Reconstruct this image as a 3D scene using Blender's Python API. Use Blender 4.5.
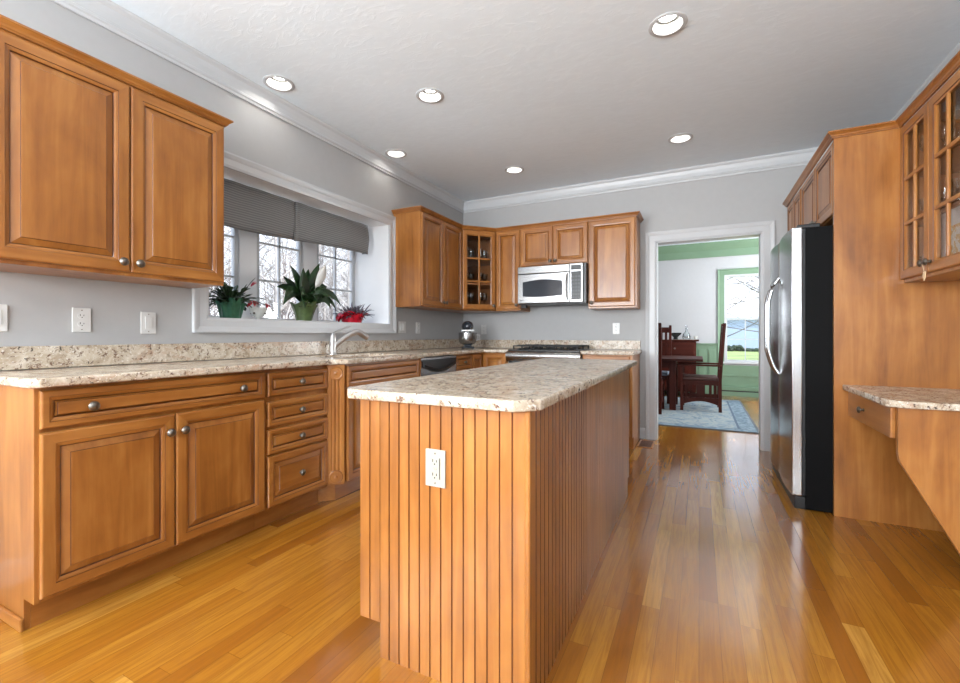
import bpy, bmesh, math, random
from math import sin, cos, tan, pi, radians, atan, sqrt
from mathutils import Vector, Matrix

for o in list(bpy.data.objects):
    bpy.data.objects.remove(o)
scene = bpy.context.scene
COL = scene.collection
R = random.Random(7)

# ------------------------------------------------------------------ camera
FPX = 439.0
cam_data = bpy.data.cameras.new('camera')
cam_data.sensor_fit = 'HORIZONTAL'
cam_data.sensor_width = 36.0
cam_data.lens = 36.0 * FPX / 960.0
cam_data.shift_y = -6.5 / 960.0
cam_data.clip_start = 0.05
cam_data.clip_end = 500
cam = bpy.data.objects.new('camera', cam_data)
COL.objects.link(cam)
cam.location = (0, 0, 1.075)
cam.rotation_euler = (pi / 2, 0, atan((699 - 480) / FPX))
scene.camera = cam

# ------------------------------------------------------------------ world, sun, added area lamps
world = bpy.data.worlds.new('world')
scene.world = world
world.use_nodes = True
wn = world.node_tree.nodes
wl = world.node_tree.links
wbg = wn['Background']
wtc = wn.new('ShaderNodeTexCoord')
wsep = wn.new('ShaderNodeSeparateXYZ')
wramp = wn.new('ShaderNodeValToRGB')
wramp.color_ramp.elements[0].position = 0.0
wramp.color_ramp.elements[0].color = (0.87, 0.92, 0.98, 1)
wramp.color_ramp.elements[1].position = 0.55
wramp.color_ramp.elements[1].color = (0.52, 0.70, 1.0, 1)
wl.new(wtc.outputs['Generated'], wsep.inputs[0])
wl.new(wsep.outputs['Z'], wramp.inputs[0])
wl.new(wramp.outputs[0], wbg.inputs['Color'])
wbg.inputs['Strength'].default_value = 1.8

sun_data = bpy.data.lights.new('sun', 'SUN')
sun_data.energy = 4.0
sun_data.angle = radians(1.0)
sun_data.color = (1.0, 0.95, 0.87)
sun = bpy.data.objects.new('sun', sun_data)
COL.objects.link(sun)
sun.rotation_euler = Vector((-0.75, 0.30, -0.85)).to_track_quat('-Z', 'Y').to_euler()


def area(name, loc, direction, sx, sy, power, color=(1, 1, 1)):
    d = bpy.data.lights.new(name, 'AREA')
    d.shape = 'RECTANGLE'
    d.size = sx
    d.size_y = sy
    d.energy = power
    d.color = color
    o = bpy.data.objects.new(name, d)
    COL.objects.link(o)
    o.location = loc
    o.rotation_euler = Vector(direction).to_track_quat('-Z', 'Y').to_euler()
    return o


# added area lamps in invented, unseen windows, tilted up to brighten the ceilings
area('added_rear_fill', (-1.75, -3.38, 1.72), (0, 1, 0.8), 1.5, 1.4, 130, (0.93, 0.97, 1.0))
area('added_rear_fill', (-0.05, -3.38, 1.72), (0, 1, 0.8), 1.5, 1.4, 130, (0.93, 0.97, 1.0))
area('added_side_fill', (-2.55, -1.5, 1.72), (1, 0.75, 0.75), 1.5, 1.4, 120, (0.93, 0.97, 1.0))  # added to lift the far and right parts of the ceiling
area('added_dining_fill', (2.5, 7.0, 1.5), (-1, 0, 0.8), 1.3, 1.6, 120, (0.95, 0.98, 1.0))  # added to brighten the dining room walls and ceiling

vs = scene.view_settings
vs.view_transform = 'Standard'
vs.look = 'None'
vs.exposure = 0.64
vs.gamma = 1.0
vs.use_curve_mapping = False


# ------------------------------------------------------------------ materials
def srgb(r, g, b):
    def f(c):
        c /= 255.0
        return c / 12.92 if c <= 0.04045 else ((c + 0.055) / 1.055) ** 2.4
    return (f(r), f(g), f(b), 1.0)


class NT:
    def __init__(self, name):
        self.m = bpy.data.materials.new(name)
        self.m.use_nodes = True
        self.n = self.m.node_tree.nodes
        self.l = self.m.node_tree.links
        self.b = self.n['Principled BSDF']

    def new(self, t, **kw):
        nd = self.n.new(t)
        for k, v in kw.items():
            setattr(nd, k, v)
        return nd

    def link(self, a, b):
        self.l.new(a, b)

    def set(self, **kw):
        for k, v in kw.items():
            self.b.inputs[k.replace('_', ' ')].default_value = v

    def math(self, op, a, b=None, c=None):
        nd = self.n.new('ShaderNodeMath')
        nd.operation = op
        for i, v in enumerate((a, b, c)):
            if v is None:
                continue
            if isinstance(v, (int, float)):
                nd.inputs[i].default_value = v
            else:
                self.l.new(v, nd.inputs[i])
        return nd.outputs[0]

    def ramp(self, fac, stops, interp='LINEAR'):
        nd = self.n.new('ShaderNodeValToRGB')
        nd.color_ramp.interpolation = interp
        e = nd.color_ramp.elements
        while len(e) < len(stops):
            e.new(0.5)
        for i, (p, c) in enumerate(stops):
            e[i].position = p
            e[i].color = c
        self.l.new(fac, nd.inputs[0])
        return nd.outputs[0]

    def mix(self, fac, a, b, blend='MIX'):
        nd = self.n.new('ShaderNodeMix')
        nd.data_type = 'RGBA'
        nd.blend_type = blend
        for sock, v in ((nd.inputs[0], fac), (nd.inputs[6], a), (nd.inputs[7], b)):
            if isinstance(v, (int, float)):
                sock.default_value = v
            elif isinstance(v, tuple):
                sock.default_value = v
            else:
                self.l.new(v, sock)
        return nd.outputs[2]

    def coords(self, scale=(1, 1, 1), rnd=True):
        tc = self.n.new('ShaderNodeTexCoord')
        mp = self.n.new('ShaderNodeMapping')
        mp.inputs['Scale'].default_value = scale
        out = tc.outputs['Object']
        if rnd:
            oi = self.n.new('ShaderNodeObjectInfo')
            va = self.n.new('ShaderNodeVectorMath')
            va.operation = 'MULTIPLY_ADD'
            va.inputs[1].default_value = (9.1, 7.3, 11.7)
            self.l.new(oi.outputs['Random'], va.inputs[0])
            self.l.new(out, va.inputs[2])
            out = va.outputs[0]
        self.l.new(out, mp.inputs['Vector'])
        return mp.outputs[0]

    def noise(self, vec, scale, detail=3.0, rough=0.5, dist=0.0):
        nd = self.n.new('ShaderNodeTexNoise')
        nd.inputs['Scale'].default_value = scale
        nd.inputs['Detail'].default_value = detail
        nd.inputs['Roughness'].default_value = rough
        nd.inputs['Distortion'].default_value = dist
        if vec is not None:
            self.l.new(vec, nd.inputs['Vector'])
        return nd.outputs['Fac']

    def bump(self, h, strength, dist=0.01):
        nd = self.n.new('ShaderNodeBump')
        nd.inputs['Strength'].default_value = strength
        nd.inputs['Distance'].default_value = dist
        self.l.new(h, nd.inputs['Height'])
        self.l.new(nd.outputs[0], self.b.inputs['Normal'])

    def base(self, c):
        self.l.new(c, self.b.inputs['Base Color'])


def plain(name, col, rough=0.5, metal=0.0, var=0.06, scale=6.0, bump=0.0, coat=0.0):
    t = NT(name)
    v = t.coords()
    n = t.noise(v, scale, 4)
    d = tuple(max(0, c * (1 - var)) for c in col[:3]) + (1,)
    u = tuple(min(1, c * (1 + var)) for c in col[:3]) + (1,)
    t.base(t.ramp(n, [(0.3, d), (0.7, u)]))
    t.set(Roughness=rough, Metallic=metal)
    if coat:
        t.set(Coat_Weight=coat, Coat_Roughness=0.1)
    if bump:
        t.bump(n, bump, 0.004)
    return t.m


def wood(name, axis, a, b, c, rough=0.34, coat=0.25, stretch=13.0):
    t = NT(name)
    s = [stretch] * 3
    s['xyz'.index(axis)] = 0.9
    v = t.coords(tuple(s))
    n = t.noise(v, 1.6, 6, 0.6, 0.6)
    s2 = [5.0] * 3
    s2['xyz'.index(axis)] = 2.2
    n2 = t.noise(t.coords(tuple(s2)), 1.0, 4, 0.55, 0.4)
    f = t.math('MULTIPLY_ADD', n2, 0.55, t.math('MULTIPLY', n, 0.5))
    t.base(t.ramp(f, [(0.34, a), (0.52, b), (0.7, c)]))
    t.set(Roughness=rough, Coat_Weight=coat, Coat_Roughness=0.18)
    t.bump(n, 0.04, 0.002)
    return t.m


WA, WB, WC = srgb(122, 72, 27), srgb(154, 97, 41), srgb(178, 121, 60)
WOOD = {ax: wood('honey_maple_' + ax, ax, WA, WB, WC) for ax in 'xyz'}
BEAD = wood('bead_groove', 'z', srgb(112, 64, 30), srgb(124, 72, 34), srgb(136, 80, 40))
GLAZE_SHADE = wood('dark_glaze_and_shade', 'z', srgb(78, 40, 18), srgb(92, 49, 22), srgb(104, 58, 28))  # real glaze on the doors; also paints groove shade on the island side
INNER = wood('cabinet_interior', 'z', srgb(128, 78, 44), srgb(148, 94, 54), srgb(164, 108, 64))
DARKWOOD = {ax: wood('dark_cherry_' + ax, ax, srgb(46, 15, 9), srgb(66, 24, 15), srgb(84, 33, 20), 0.5, coat=0.0) for ax in 'xyz'}


for _m in DARKWOOD.values():
    _m.node_tree.nodes['Principled BSDF'].inputs['Specular IOR Level'].default_value = 0.15


def granite():
    t = NT('granite')
    v = t.coords(rnd=False)
    K = (0, 0, 0, 1)
    O = (1, 1, 1, 1)
    n1 = t.noise(v, 14, 8, 0.7, 0.6)
    c = t.ramp(n1, [(0.32, srgb(158, 140, 118)), (0.5, srgb(192, 178, 158)), (0.68, srgb(214, 205, 190))])
    # drifts of tan and rust running along the slab
    n2 = t.noise(t.coords((3.2, 1.1, 2.2), rnd=False), 4.0, 10, 0.72, 1.2)
    c = t.mix(t.math('MULTIPLY', t.ramp(n2, [(0.52, K), (0.66, O)]), 0.7), c, srgb(166, 122, 92))
    n3 = t.noise(t.coords((1.6, 1.0, 1.2), rnd=False), 34, 6, 0.75, 0.5)
    c = t.mix(t.math('MULTIPLY', t.ramp(n3, [(0.56, K), (0.60, O)]), 0.85), c, srgb(102, 72, 56))
    n5 = t.noise(t.coords((2.6, 1.0, 1.6), rnd=False), 22, 8, 0.78, 0.8)
    c = t.mix(t.math('MULTIPLY', t.ramp(n5, [(0.585, K), (0.62, O)]), 0.9), c, srgb(80, 40, 36))
    n4 = t.noise(v, 90, 3)
    c = t.mix(t.math('MULTIPLY', t.ramp(n4, [(0.60, K), (0.68, O)]), 0.6), c, srgb(236, 232, 224))
    n6 = t.noise(v, 48, 4, 0.7)
    c = t.mix(t.math('MULTIPLY', t.ramp(n6, [(0.62, K), (0.65, O)]), 0.9), c, srgb(50, 42, 40))
    t.base(c)
    t.set(Roughness=0.22, Specular_IOR_Level=0.4)
    return t.m


GRANITE = granite()


def oak_floor():
    t = NT('oak_floor')
    tc = t.new('ShaderNodeTexCoord')
    sp = t.new('ShaderNodeSeparateXYZ')
    t.link(tc.outputs['Object'], sp.inputs[0])
    x, y = sp.outputs['X'], sp.outputs['Y']
    row = t.math('FLOOR', t.math('DIVIDE', x, 0.068))
    wn1 = t.new('ShaderNodeTexWhiteNoise', noise_dimensions='1D')
    t.link(row, wn1.inputs['W'])
    ln = t.math('MULTIPLY_ADD', wn1.outputs['Value'], 0.55, 0.75)
    yy = t.math('DIVIDE', t.math('MULTIPLY_ADD', wn1.outputs['Value'], 37.0, y), ln)
    cell = t.math('FLOOR', yy)
    cmb = t.new('ShaderNodeCombineXYZ')
    t.link(row, cmb.inputs[0])
    t.link(cell, cmb.inputs[1])
    wn2 = t.new('ShaderNodeTexWhiteNoise', noise_dimensions='3D')
    t.link(cmb.outputs[0], wn2.inputs['Vector'])
    pid = wn2.outputs['Value']
    c = t.ramp(pid, [(0.0, srgb(138, 80, 22)), (0.12, srgb(159, 98, 28)), (0.6, srgb(171, 112, 34)), (0.9, srgb(182, 125, 44)), (1.0, srgb(196, 142, 62))])
    # grain runs along the strip, different in every strip
    gv = t.new('ShaderNodeCombineXYZ')
    t.link(t.math('MULTIPLY_ADD', pid, 50.0, t.math('MULTIPLY', x, 42.0)), gv.inputs[0])
    t.link(t.math('MULTIPLY', y, 2.2), gv.inputs[1])
    t.link(t.math('MULTIPLY', pid, 31.0), gv.inputs[2])
    g = t.noise(gv.outputs[0], 1.3, 6, 0.65, 1.2)
    c = t.mix(0.55, c, t.ramp(g, [(0.25, srgb(120, 70, 26)), (0.5, srgb(180, 126, 62)), (0.8, srgb(205, 150, 80))]), 'MULTIPLY') if False else t.mix(
        t.math('MULTIPLY', t.ramp(g, [(0.40, (1, 1, 1, 1)), (0.60, (0, 0, 0, 1))]), 0.5), c, srgb(132, 80, 28))
    fx = t.math('FRACT', t.math('DIVIDE', x, 0.068))
    fy = t.math('FRACT', yy)
    ex = t.math('MINIMUM', fx, t.math('SUBTRACT', 1.0, fx))
    ey = t.math('MULTIPLY', t.math('MINIMUM', fy, t.math('SUBTRACT', 1.0, fy)), 14.0)
    e = t.math('MINIMUM', ex, ey)
    gap = t.math('LESS_THAN', e, 0.012)
    c = t.mix(t.math('MULTIPLY', gap, 0.5), c, srgb(70, 38, 14))
    t.base(c)
    rn = t.noise(tc.outputs['Object'], 3.0, 4)
    t.link(t.math('MULTIPLY_ADD', rn, 0.12, 0.14), t.b.inputs['Roughness'])
    t.set(Coat_Weight=0.6, Coat_Roughness=0.10)
    h = t.math('SUBTRACT', t.math('MULTIPLY', g, 0.25), gap)
    wav = t.noise(gv.outputs[0], 0.25, 2)
    t.bump(t.math('MULTIPLY_ADD', wav, 1.6, h), 0.06, 0.004)
    return t.m


FLOOR = oak_floor()


def ceiling_mat():
    t = NT('textured_ceiling_paint')
    v = t.coords((1.0, 2.4, 1), rnd=False)
    n = t.noise(v, 7.0, 6, 0.55, 1.8)
    t.base(t.ramp(n, [(0.3, srgb(227, 237, 244)), (0.7, srgb(232, 242, 249))]))
    t.set(Roughness=0.8)
    t.bump(t.ramp(n, [(0.52, (0, 0, 0, 1)), (0.7, (1, 1, 1, 1))]), 0.08, 0.009)
    return t.m


CEIL_M = ceiling_mat()
WALL_M = plain('grey_wall_paint', srgb(171, 171, 171), 0.6, var=0.015, scale=20, bump=0.03)
DWALL_M = plain('pale_dining_paint', srgb(184, 184, 186), 0.6, var=0.015, scale=20)
GREEN_M = plain('sage_green_paint', srgb(114, 142, 115), 0.45, var=0.03)
TRIM_M = plain('white_trim_paint', srgb(192, 194, 196), 0.35, var=0.01)
WHITE_M = plain('white_plastic', srgb(208, 208, 206), 0.3, var=0.01)
CREAM_M = plain('almond_plastic', srgb(168, 164, 152), 0.3, var=0.01)
SLOT_M = plain('dark_slot', srgb(40, 36, 34), 0.5)
BLACK_M = plain('black_plastic', srgb(18, 18, 20), 0.35, var=0.2)
FRIDGE_BLACK = plain('textured_black_steel', srgb(11, 11, 12), 0.6, var=0.3, scale=300, bump=0.1)
FRIDGE_BLACK.node_tree.nodes['Principled BSDF'].inputs['Specular IOR Level'].default_value = 0.1
IRON_M = plain('cast_iron', srgb(24, 24, 25), 0.55, var=0.2, scale=60)
PEWTER_M = plain('antique_pewter', srgb(128, 122, 114), 0.36, 1.0, var=0.3, scale=90)
CHROME_M = plain('brushed_nickel', srgb(206, 206, 206), 0.36, 1.0, var=0.05)
RUBBER_M = plain('dark_rubber', srgb(28, 28, 30), 0.6)


def steel(name, axis, col=(186, 188, 190), rough=0.38):
    t = NT(name)
    s = [160.0] * 3
    s['xyz'.index(axis)] = 2.0
    v = t.coords(tuple(s))
    n = t.noise(v, 1.0, 3)
    t.base(t.ramp(n, [(0.3, srgb(*[c - 12 for c in col])), (0.7, srgb(*[min(255, c + 10) for c in col]))]))
    t.set(Metallic=1.0, Roughness=rough, Anisotropic=0.4)
    t.bump(n, 0.02, 0.001)
    return t.m


STEEL_V = steel('brushed_stainless_vertical', 'z', (196, 198, 200), 0.24)
STEEL_H = steel('brushed_stainless_horizontal', 'x', (168, 168, 168), 0.26)


def glass_mat(name, tint=(1, 1, 1, 1), gloss=0.10, refl=0.6):
    t = NT(name)
    t.n.remove(t.b)
    out = t.n['Material Output']
    tr = t.new('ShaderNodeBsdfTransparent')
    tr.inputs[0].default_value = tint
    gl = t.new('ShaderNodeBsdfGlossy')
    gl.inputs['Roughness'].default_value = 0.02
    lw = t.new('ShaderNodeLayerWeight')
    lw.inputs[0].default_value = 0.25
    mx = t.new('ShaderNodeMixShader')
    t.link(t.math('MULTIPLY_ADD', lw.outputs['Fresnel'], refl, gloss * 0.2), mx.inputs[0])
    t.link(tr.outputs[0], mx.inputs[1])
    t.link(gl.outputs[0], mx.inputs[2])
    t.link(mx.outputs[0], out.inputs['Surface'])
    return t.m


PANE_M = glass_mat('window_glass')
CABGLASS_M = glass_mat('cabinet_glass', (0.97, 0.97, 0.96, 1), 0.05, 0.22)
CLEAR_M = glass_mat('clear_glassware', (0.93, 0.95, 0.96, 1), 0.5)
DARKGLASS_M = plain('smoked_oven_glass', srgb(62, 66, 72), 0.08, var=0.1)


def emis(name, col, s):
    t = NT(name)
    t.set(Base_Color=col, Emission_Color=col, Emission_Strength=s)
    return t.m


BAFFLE_M = plain('grey_lamp_baffle', srgb(118, 118, 118), 0.5)
LAMP_M = emis('lamp_lens', (1.0, 0.95, 0.87, 1), 42.0)

# ------------------------------------------------------------------ mesh builder
W = {}


class B:
    def __init__(self):
        self.bm = bmesh.new()
        self.mi = 0

    def face(self, vs, mi=None):
        try:
            f = self.bm.faces.new(vs)
        except ValueError:
            return None
        f.material_index = self.mi if mi is None else mi
        return f

    def box(self, x0, x1, y0, y1, z0, z1, mi=None):
        v = [self.bm.verts.new((x, y, z)) for z in (z0, z1) for x, y in ((x0, y0), (x1, y0), (x1, y1), (x0, y1))]
        for q in ((3, 2, 1, 0), (4, 5, 6, 7), (0, 1, 5, 4), (1, 2, 6, 5), (2, 3, 7, 6), (3, 0, 4, 7)):
            self.face([v[i] for i in q], mi)
        return self

    def prism(self, poly, f, a, b, mi=None):
        """poly in 2D, f(u, v, w) -> xyz, extruded from w=a to w=b"""
        lo = [self.bm.verts.new(f(u, v, a)) for u, v in poly]
        hi = [self.bm.verts.new(f(u, v, b)) for u, v in poly]
        n = len(poly)
        self.face(lo[::-1], mi)
        self.face(hi, mi)
        for i in range(n):
            self.face([lo[i], lo[(i + 1) % n], hi[(i + 1) % n], hi[i]], mi)
        return self

    def rings(self, rings, closed_ring=True, cap0=True, cap1=True, loop=False, mis=None):
        rv = [[self.bm.verts.new(p) for p in r] for r in rings]
        n = len(rings[0])
        m = len(rv)
        for k in range(m if loop else m - 1):
            a, b = rv[k], rv[(k + 1) % m]
            for i in range(n if closed_ring else n - 1):
                self.face([a[i], a[(i + 1) % n], b[(i + 1) % n], b[i]], mis(k, i) if mis else None)
        if not loop:
            if cap0:
                self.face(rv[0][::-1], mis(0, 0) if mis else None)
            if cap1:
                self.face(rv[-1], mis(m - 2, 0) if mis else None)
        return self

    def lathe(self, c, prof, n=24, axis='z', sx=1.0, sy=1.0, mi=None, loop=False):
        c = Vector(c)
        out = []
        for r, h in prof:
            ring = []
            for i in range(n):
                a = 2 * pi * i / n
                u, v = r * cos(a) * sx, r * sin(a) * sy
                if axis == 'z':
                    p = (u, v, h)
                elif axis == 'x':
                    p = (h, u, v)
                elif axis == '-x':
                    p = (-h, u, v)
                elif axis == '-y':
                    p = (u, -h, v)
                else:
                    p = (u, h, v)
                ring.append(c + Vector(p))
            out.append(ring)
        o = self.mi
        if mi is not None:
            self.mi = mi
        self.rings(out, loop=loop)
        self.mi = o
        return self

    def tube(self, pts, r, n=10, mi=None, flat=None):
        pts = [Vector(p) for p in pts]
        rs = r if isinstance(r, (list, tuple)) else [r] * len(pts)
        rings = []
        ref = Vector((0, 0, 1))
        for i, p in enumerate(pts):
            d = (pts[min(i + 1, len(pts) - 1)] - pts[max(i - 1, 0)])
            d.normalize()
            rr = ref if abs(d.dot(ref)) < 0.95 else Vector((1, 0, 0))
            u = d.cross(rr).normalized()
            w = u.cross(d).normalized()
            ring = []
            for k in range(n):
                a = 2 * pi * k / n
                ring.append(p + u * cos(a) * rs[i] + w * sin(a) * rs[i] * (flat or 1.0))
            rings.append(ring)
        o = self.mi
        if mi is not None:
            self.mi = mi
        self.rings(rings)
        self.mi = o
        return self

    def sweep(self, path, prof, closed=False, out=1):
        """path: list of (x, y); prof: list of (offset, z), offset to the left*out of travel, mitred"""
        P = [Vector((p[0], p[1])) for p in path]
        n = len(P)
        rings = []
        for i in range(n):
            if closed:
                d0 = (P[i] - P[i - 1]).normalized()
                d1 = (P[(i + 1) % n] - P[i]).normalized()
            else:
                d0 = (P[i] - P[i - 1]).normalized() if i else (P[1] - P[0]).normalized()
                d1 = (P[i + 1] - P[i]).normalized() if i < n - 1 else d0
            n0 = Vector((-d0.y, d0.x)) * out
            n1 = Vector((-d1.y, d1.x)) * out
            m = (n0 + n1)
            m = m / (1 + n0.dot(n1))
            rings.append([(P[i].x + m.x * o, P[i].y + m.y * o, z) for o, z in prof])
        self.rings(rings, loop=closed)
        return self

    def map(self, f):
        for v in self.bm.verts:
            v.co = Vector(f(*v.co))
        return self

    def build(self, name, mats, parent=None, bevel=0.0, smooth=False, seg=2, origin=None, angle=40):
        bm = self.bm
        bmesh.ops.remove_doubles(bm, verts=bm.verts, dist=1e-6)
        bmesh.ops.recalc_face_normals(bm, faces=bm.faces)
        xs = [v.co for v in bm.verts]
        lo = Vector((min(v.x for v in xs), min(v.y for v in xs), min(v.z for v in xs)))
        hi = Vector((max(v.x for v in xs), max(v.y for v in xs), max(v.z for v in xs)))
        o = Vector(origin) if origin is not None else Vector(((lo.x + hi.x) / 2, (lo.y + hi.y) / 2, lo.z))
        for v in bm.verts:
            v.co -= o
        me = bpy.data.meshes.new(name)
        bm.to_mesh(me)
        bm.free()
        if not isinstance(mats, (list, tuple)):
            mats = [mats]
        for m in mats:
            me.materials.append(m)
        if smooth:
            for p in me.polygons:
                p.use_smooth = True
            try:
                me.set_sharp_from_angle(angle=radians(angle))
            except Exception:
                pass
        ob = bpy.data.objects.new(name, me)
        COL.objects.link(ob)
        po = W.get(parent.name, Vector()) if parent else Vector()
        ob.location = o - po
        if parent:
            ob.parent = parent
        W[ob.name] = o
        if bevel:
            bv = ob.modifiers.new('bevel', 'BEVEL')
            bv.width = bevel
            bv.segments = seg
            bv.limit_method = 'ANGLE'
            bv.angle_limit = radians(35)
        return ob


def tag(o, label, cat, group=None):
    o['label'] = label
    o['category'] = cat
    if group:
        o['group'] = group
    return o


def thing(name, label, cat, loc=(0, 0, 0), group=None):
    o = bpy.data.objects.new(name, None)
    COL.objects.link(o)
    o.empty_display_size = 0.1
    o.location = loc
    W[o.name] = Vector(loc)
    return tag(o, label, cat, group)


def struct(o):
    o['kind'] = 'structure'
    return o


def copy_tree(o, parent=None):
    c = o.copy()
    COL.objects.link(c)
    if parent:
        c.parent = parent
    for ch in list(o.children):
        copy_tree(ch, c)
    return c


def fill2d(name, outline, holes, t0, t1, f, mats, parent=None, bevel=0.0, origin=None):
    """2D outline with holes filled and extruded; f(u, v, w) -> world"""
    cu = bpy.data.curves.new('tmp', 'CURVE')
    cu.dimensions = '2D'
    cu.fill_mode = 'BOTH'
    for poly in [outline] + list(holes):
        sp = cu.splines.new('POLY')
        sp.points.add(len(poly) - 1)
        for p, q in zip(sp.points, poly):
            p.co = (q[0], q[1], 0, 1)
        sp.use_cyclic_u = True
    cu.extrude = (t1 - t0) / 2
    ob = bpy.data.objects.new('tmp', cu)
    COL.objects.link(ob)
    dg = bpy.context.evaluated_depsgraph_get()
    me = bpy.data.meshes.new_from_object(ob.evaluated_get(dg))
    bpy.data.objects.remove(ob)
    bpy.data.curves.remove(cu)
    b = B()
    b.bm.from_mesh(me)
    bpy.data.meshes.remove(me)
    mid = (t0 + t1) / 2
    bmesh.ops.remove_doubles(b.bm, verts=b.bm.verts, dist=1e-5)
    b.map(lambda x, y, z: f(x, y, z + mid))
    return b.build(name, mats, parent, bevel=bevel, origin=origin)


XY = lambda u, v, w: (u, v, w)
YZ = lambda u, v, w: (w, u, v)      # u=y, v=z, w=x
XZ = lambda u, v, w: (u, w, v)      # u=x, v=z, w=y


def rect(a, b, c, d):
    return [(a, c), (b, c), (b, d), (a, d)]


def circ(x, y, r, n=28):
    return [(x + r * cos(2 * pi * i / n), y + r * sin(2 * pi * i / n)) for i in range(n)]


# ------------------------------------------------------------------ main dimensions
XL, XR, YB, YR, ZC = -2.65, 1.36, 4.84, -3.5, 2.735
DY0, DY1, DXL, DXR = 4.96, 8.95, -2.65, 2.6
LIGHTS = [(-0.15, 2.55), (-2.48, 2.0), (-1.67, 2.57), (-2.48, 3.25), (-1.66, 4.10), (-0.14, 4.07)]

# floor and ceiling
struct(B().box(XL - 0.12, XR + 0.12, YR - 0.12, DY0 - 0.06, -0.06, 0).box(DXL - 0.12, DXR + 0.12, DY0 - 0.06, DY1 + 0.12, -0.06, 0)
       .build('floor', FLOOR, origin=(0, 0, 0)))
struct(fill2d('ceiling', rect(XL - 0.12, DXR + 0.12, YR - 0.12, DY1 + 0.12), [circ(x, y, 0.078) for x, y in LIGHTS],
              ZC, ZC + 0.06, XY, CEIL_M, origin=(0, 0, ZC)))
struct(B().box(XL - 0.5, DXR + 0.5, YR - 0.5, DY1 + 0.4, ZC + 0.14, ZC + 0.2).build('roof', TRIM_M))

# window opening numbers
WY0, WY1, WZ0, WZ1, WXO = 1.63, 3.36, 1.178, 2.128, -3.06
struct(fill2d('wall_left', rect(YR, DY0, 0, ZC), [rect(WY0 - 0.031, WY1 + 0.031, WZ0 - 0.031, WZ1 + 0.031), rect(-2.3, -0.7, 1.0, 2.45)], XL - 0.12, XL - 0.0015, YZ, WALL_M))
DX0, DX1, DZ1 = -0.395, 0.525, 2.03
struct(fill2d('wall_back', [(XL, 0), (DX0, 0), (DX0, DZ1), (DX1, DZ1), (DX1, 0), (DXR, 0), (DXR, ZC), (XL, ZC)], [],
              YB + 0.0015, DY0, XZ, WALL_M))
struct(B().box(XR + 0.0015, XR + 0.12, YR, YB, 0, ZC).build('wall_right', WALL_M))
struct(fill2d('wall_rear', rect(XL - 0.12, XR + 0.12, 0, ZC), [rect(-2.5, -1.0, 1.0, 2.45), rect(-0.8, 0.7, 1.0, 2.45)], YR - 0.12, YR, XZ, WALL_M))
# dining room
DWX0, DWX1, DWZ0, DWZ1 = 0.415, 1.32, 0.60, 2.13
struct(fill2d('wall_far', rect(DXL - 0.12, DXR + 0.12, 0, ZC), [rect(DWX0, DWX1, DWZ0, DWZ1)], DY1, DY1 + 0.12, XZ, DWALL_M))
struct(B().box(DXL - 0.12, DXL, DY0, DY1, 0, ZC).build('wall_dining_left', DWALL_M))
struct(fill2d('wall_dining_right', rect(DY0, DY1, 0, ZC), [rect(6.35, 7.65, 0.7, 2.3)], DXR, DXR + 0.12, YZ, DWALL_M))  # side opening is unseen, added for the dining lamp


def window_frame(name, f, u0, u1, v0, v1, w0, w1, cols, rows, mat=TRIM_M, fr=0.045, parent=None, mun=0.018):
    """structure window: frame + muntins in one mesh, the glass panes as a child"""
    wm = (w0 + w1) / 2
    b = B()
    for (a, c, d, e) in ((u0, u1, v0, v0 + fr), (u0, u1, v1 - fr, v1), (u0, u0 + fr, v0 + fr, v1 - fr), (u1 - fr, u1, v0 + fr, v1 - fr)):
        b.prism(rect(a, c, d, e), f, w0, w1)
    for i in range(1, cols):
        u = u0 + fr + (u1 - u0 - 2 * fr) * i / cols
        b.prism(rect(u - mun / 2, u + mun / 2, v0 + fr, v1 - fr), f, wm - 0.012, wm + 0.012)
    for j in range(1, rows):
        v = v0 + fr + (v1 - v0 - 2 * fr) * j / rows
        b.prism(rect(u0 + fr, u1 - fr, v - mun / 2, v + mun / 2), f, wm - 0.012, wm + 0.012)
    o = b.build(name, mat, parent)
    g = B().prism(rect(u0 + fr * 0.8, u1 - fr * 0.8, v0 + fr * 0.8, v1 - fr * 0.8), f, wm - 0.002, wm + 0.002).build('glass_pane', PANE_M, o)
    return o


# kitchen window: boxed bay with a deep white sill
w1 = struct(B().box(WXO - 0.06, XL - 0.0, WY0 - 0.03, WY1 + 0.03, WZ0 - 0.03, WZ0)
            .box(WXO - 0.06, XL, WY0 - 0.03, WY1 + 0.03, WZ1, WZ1 + 0.03)
            .box(WXO - 0.06, XL, WY0 - 0.03, WY0, WZ0, WZ1)
            .box(WXO - 0.06, XL, WY1, WY1 + 0.03, WZ0, WZ1)
            .box(WXO - 0.06, WXO, 2.125, 2.268, WZ0, WZ1)
            .box(WXO - 0.06, WXO, 2.715, 2.865, WZ0, WZ1)
            .build('window_1', plain('lit_white_trim_paint', srgb(236, 237, 238), 0.3, var=0.01), bevel=0.002))  # white lightened beyond the casing paint, standing in for light on the recess
for a, c in ((WY0, 2.125), (2.268, 2.715), (2.865, WY1)):
    window_frame('window_sash', YZ, a, c, WZ0, WZ1, WXO - 0.05, WXO - 0.012, 2, 3, fr=0.032, parent=w1, mun=0.014)
# casing of the kitchen window (profiled, mitred)
cas = [(-0.004, 0.0), (-0.004, 0.012), (0.012, 0.017), (0.05, 0.015), (0.06, 0.020), (0.078, 0.026), (0.088, 0.026), (0.088, 0.0)]
struct(B().sweep([(WY0, WZ0), (WY1, WZ0), (WY1, WZ1), (WY0, WZ1)], cas, closed=True, out=-1)
       .map(lambda y, z, w: (XL + w, y, z)).build('trim_1', TRIM_M))
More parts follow.
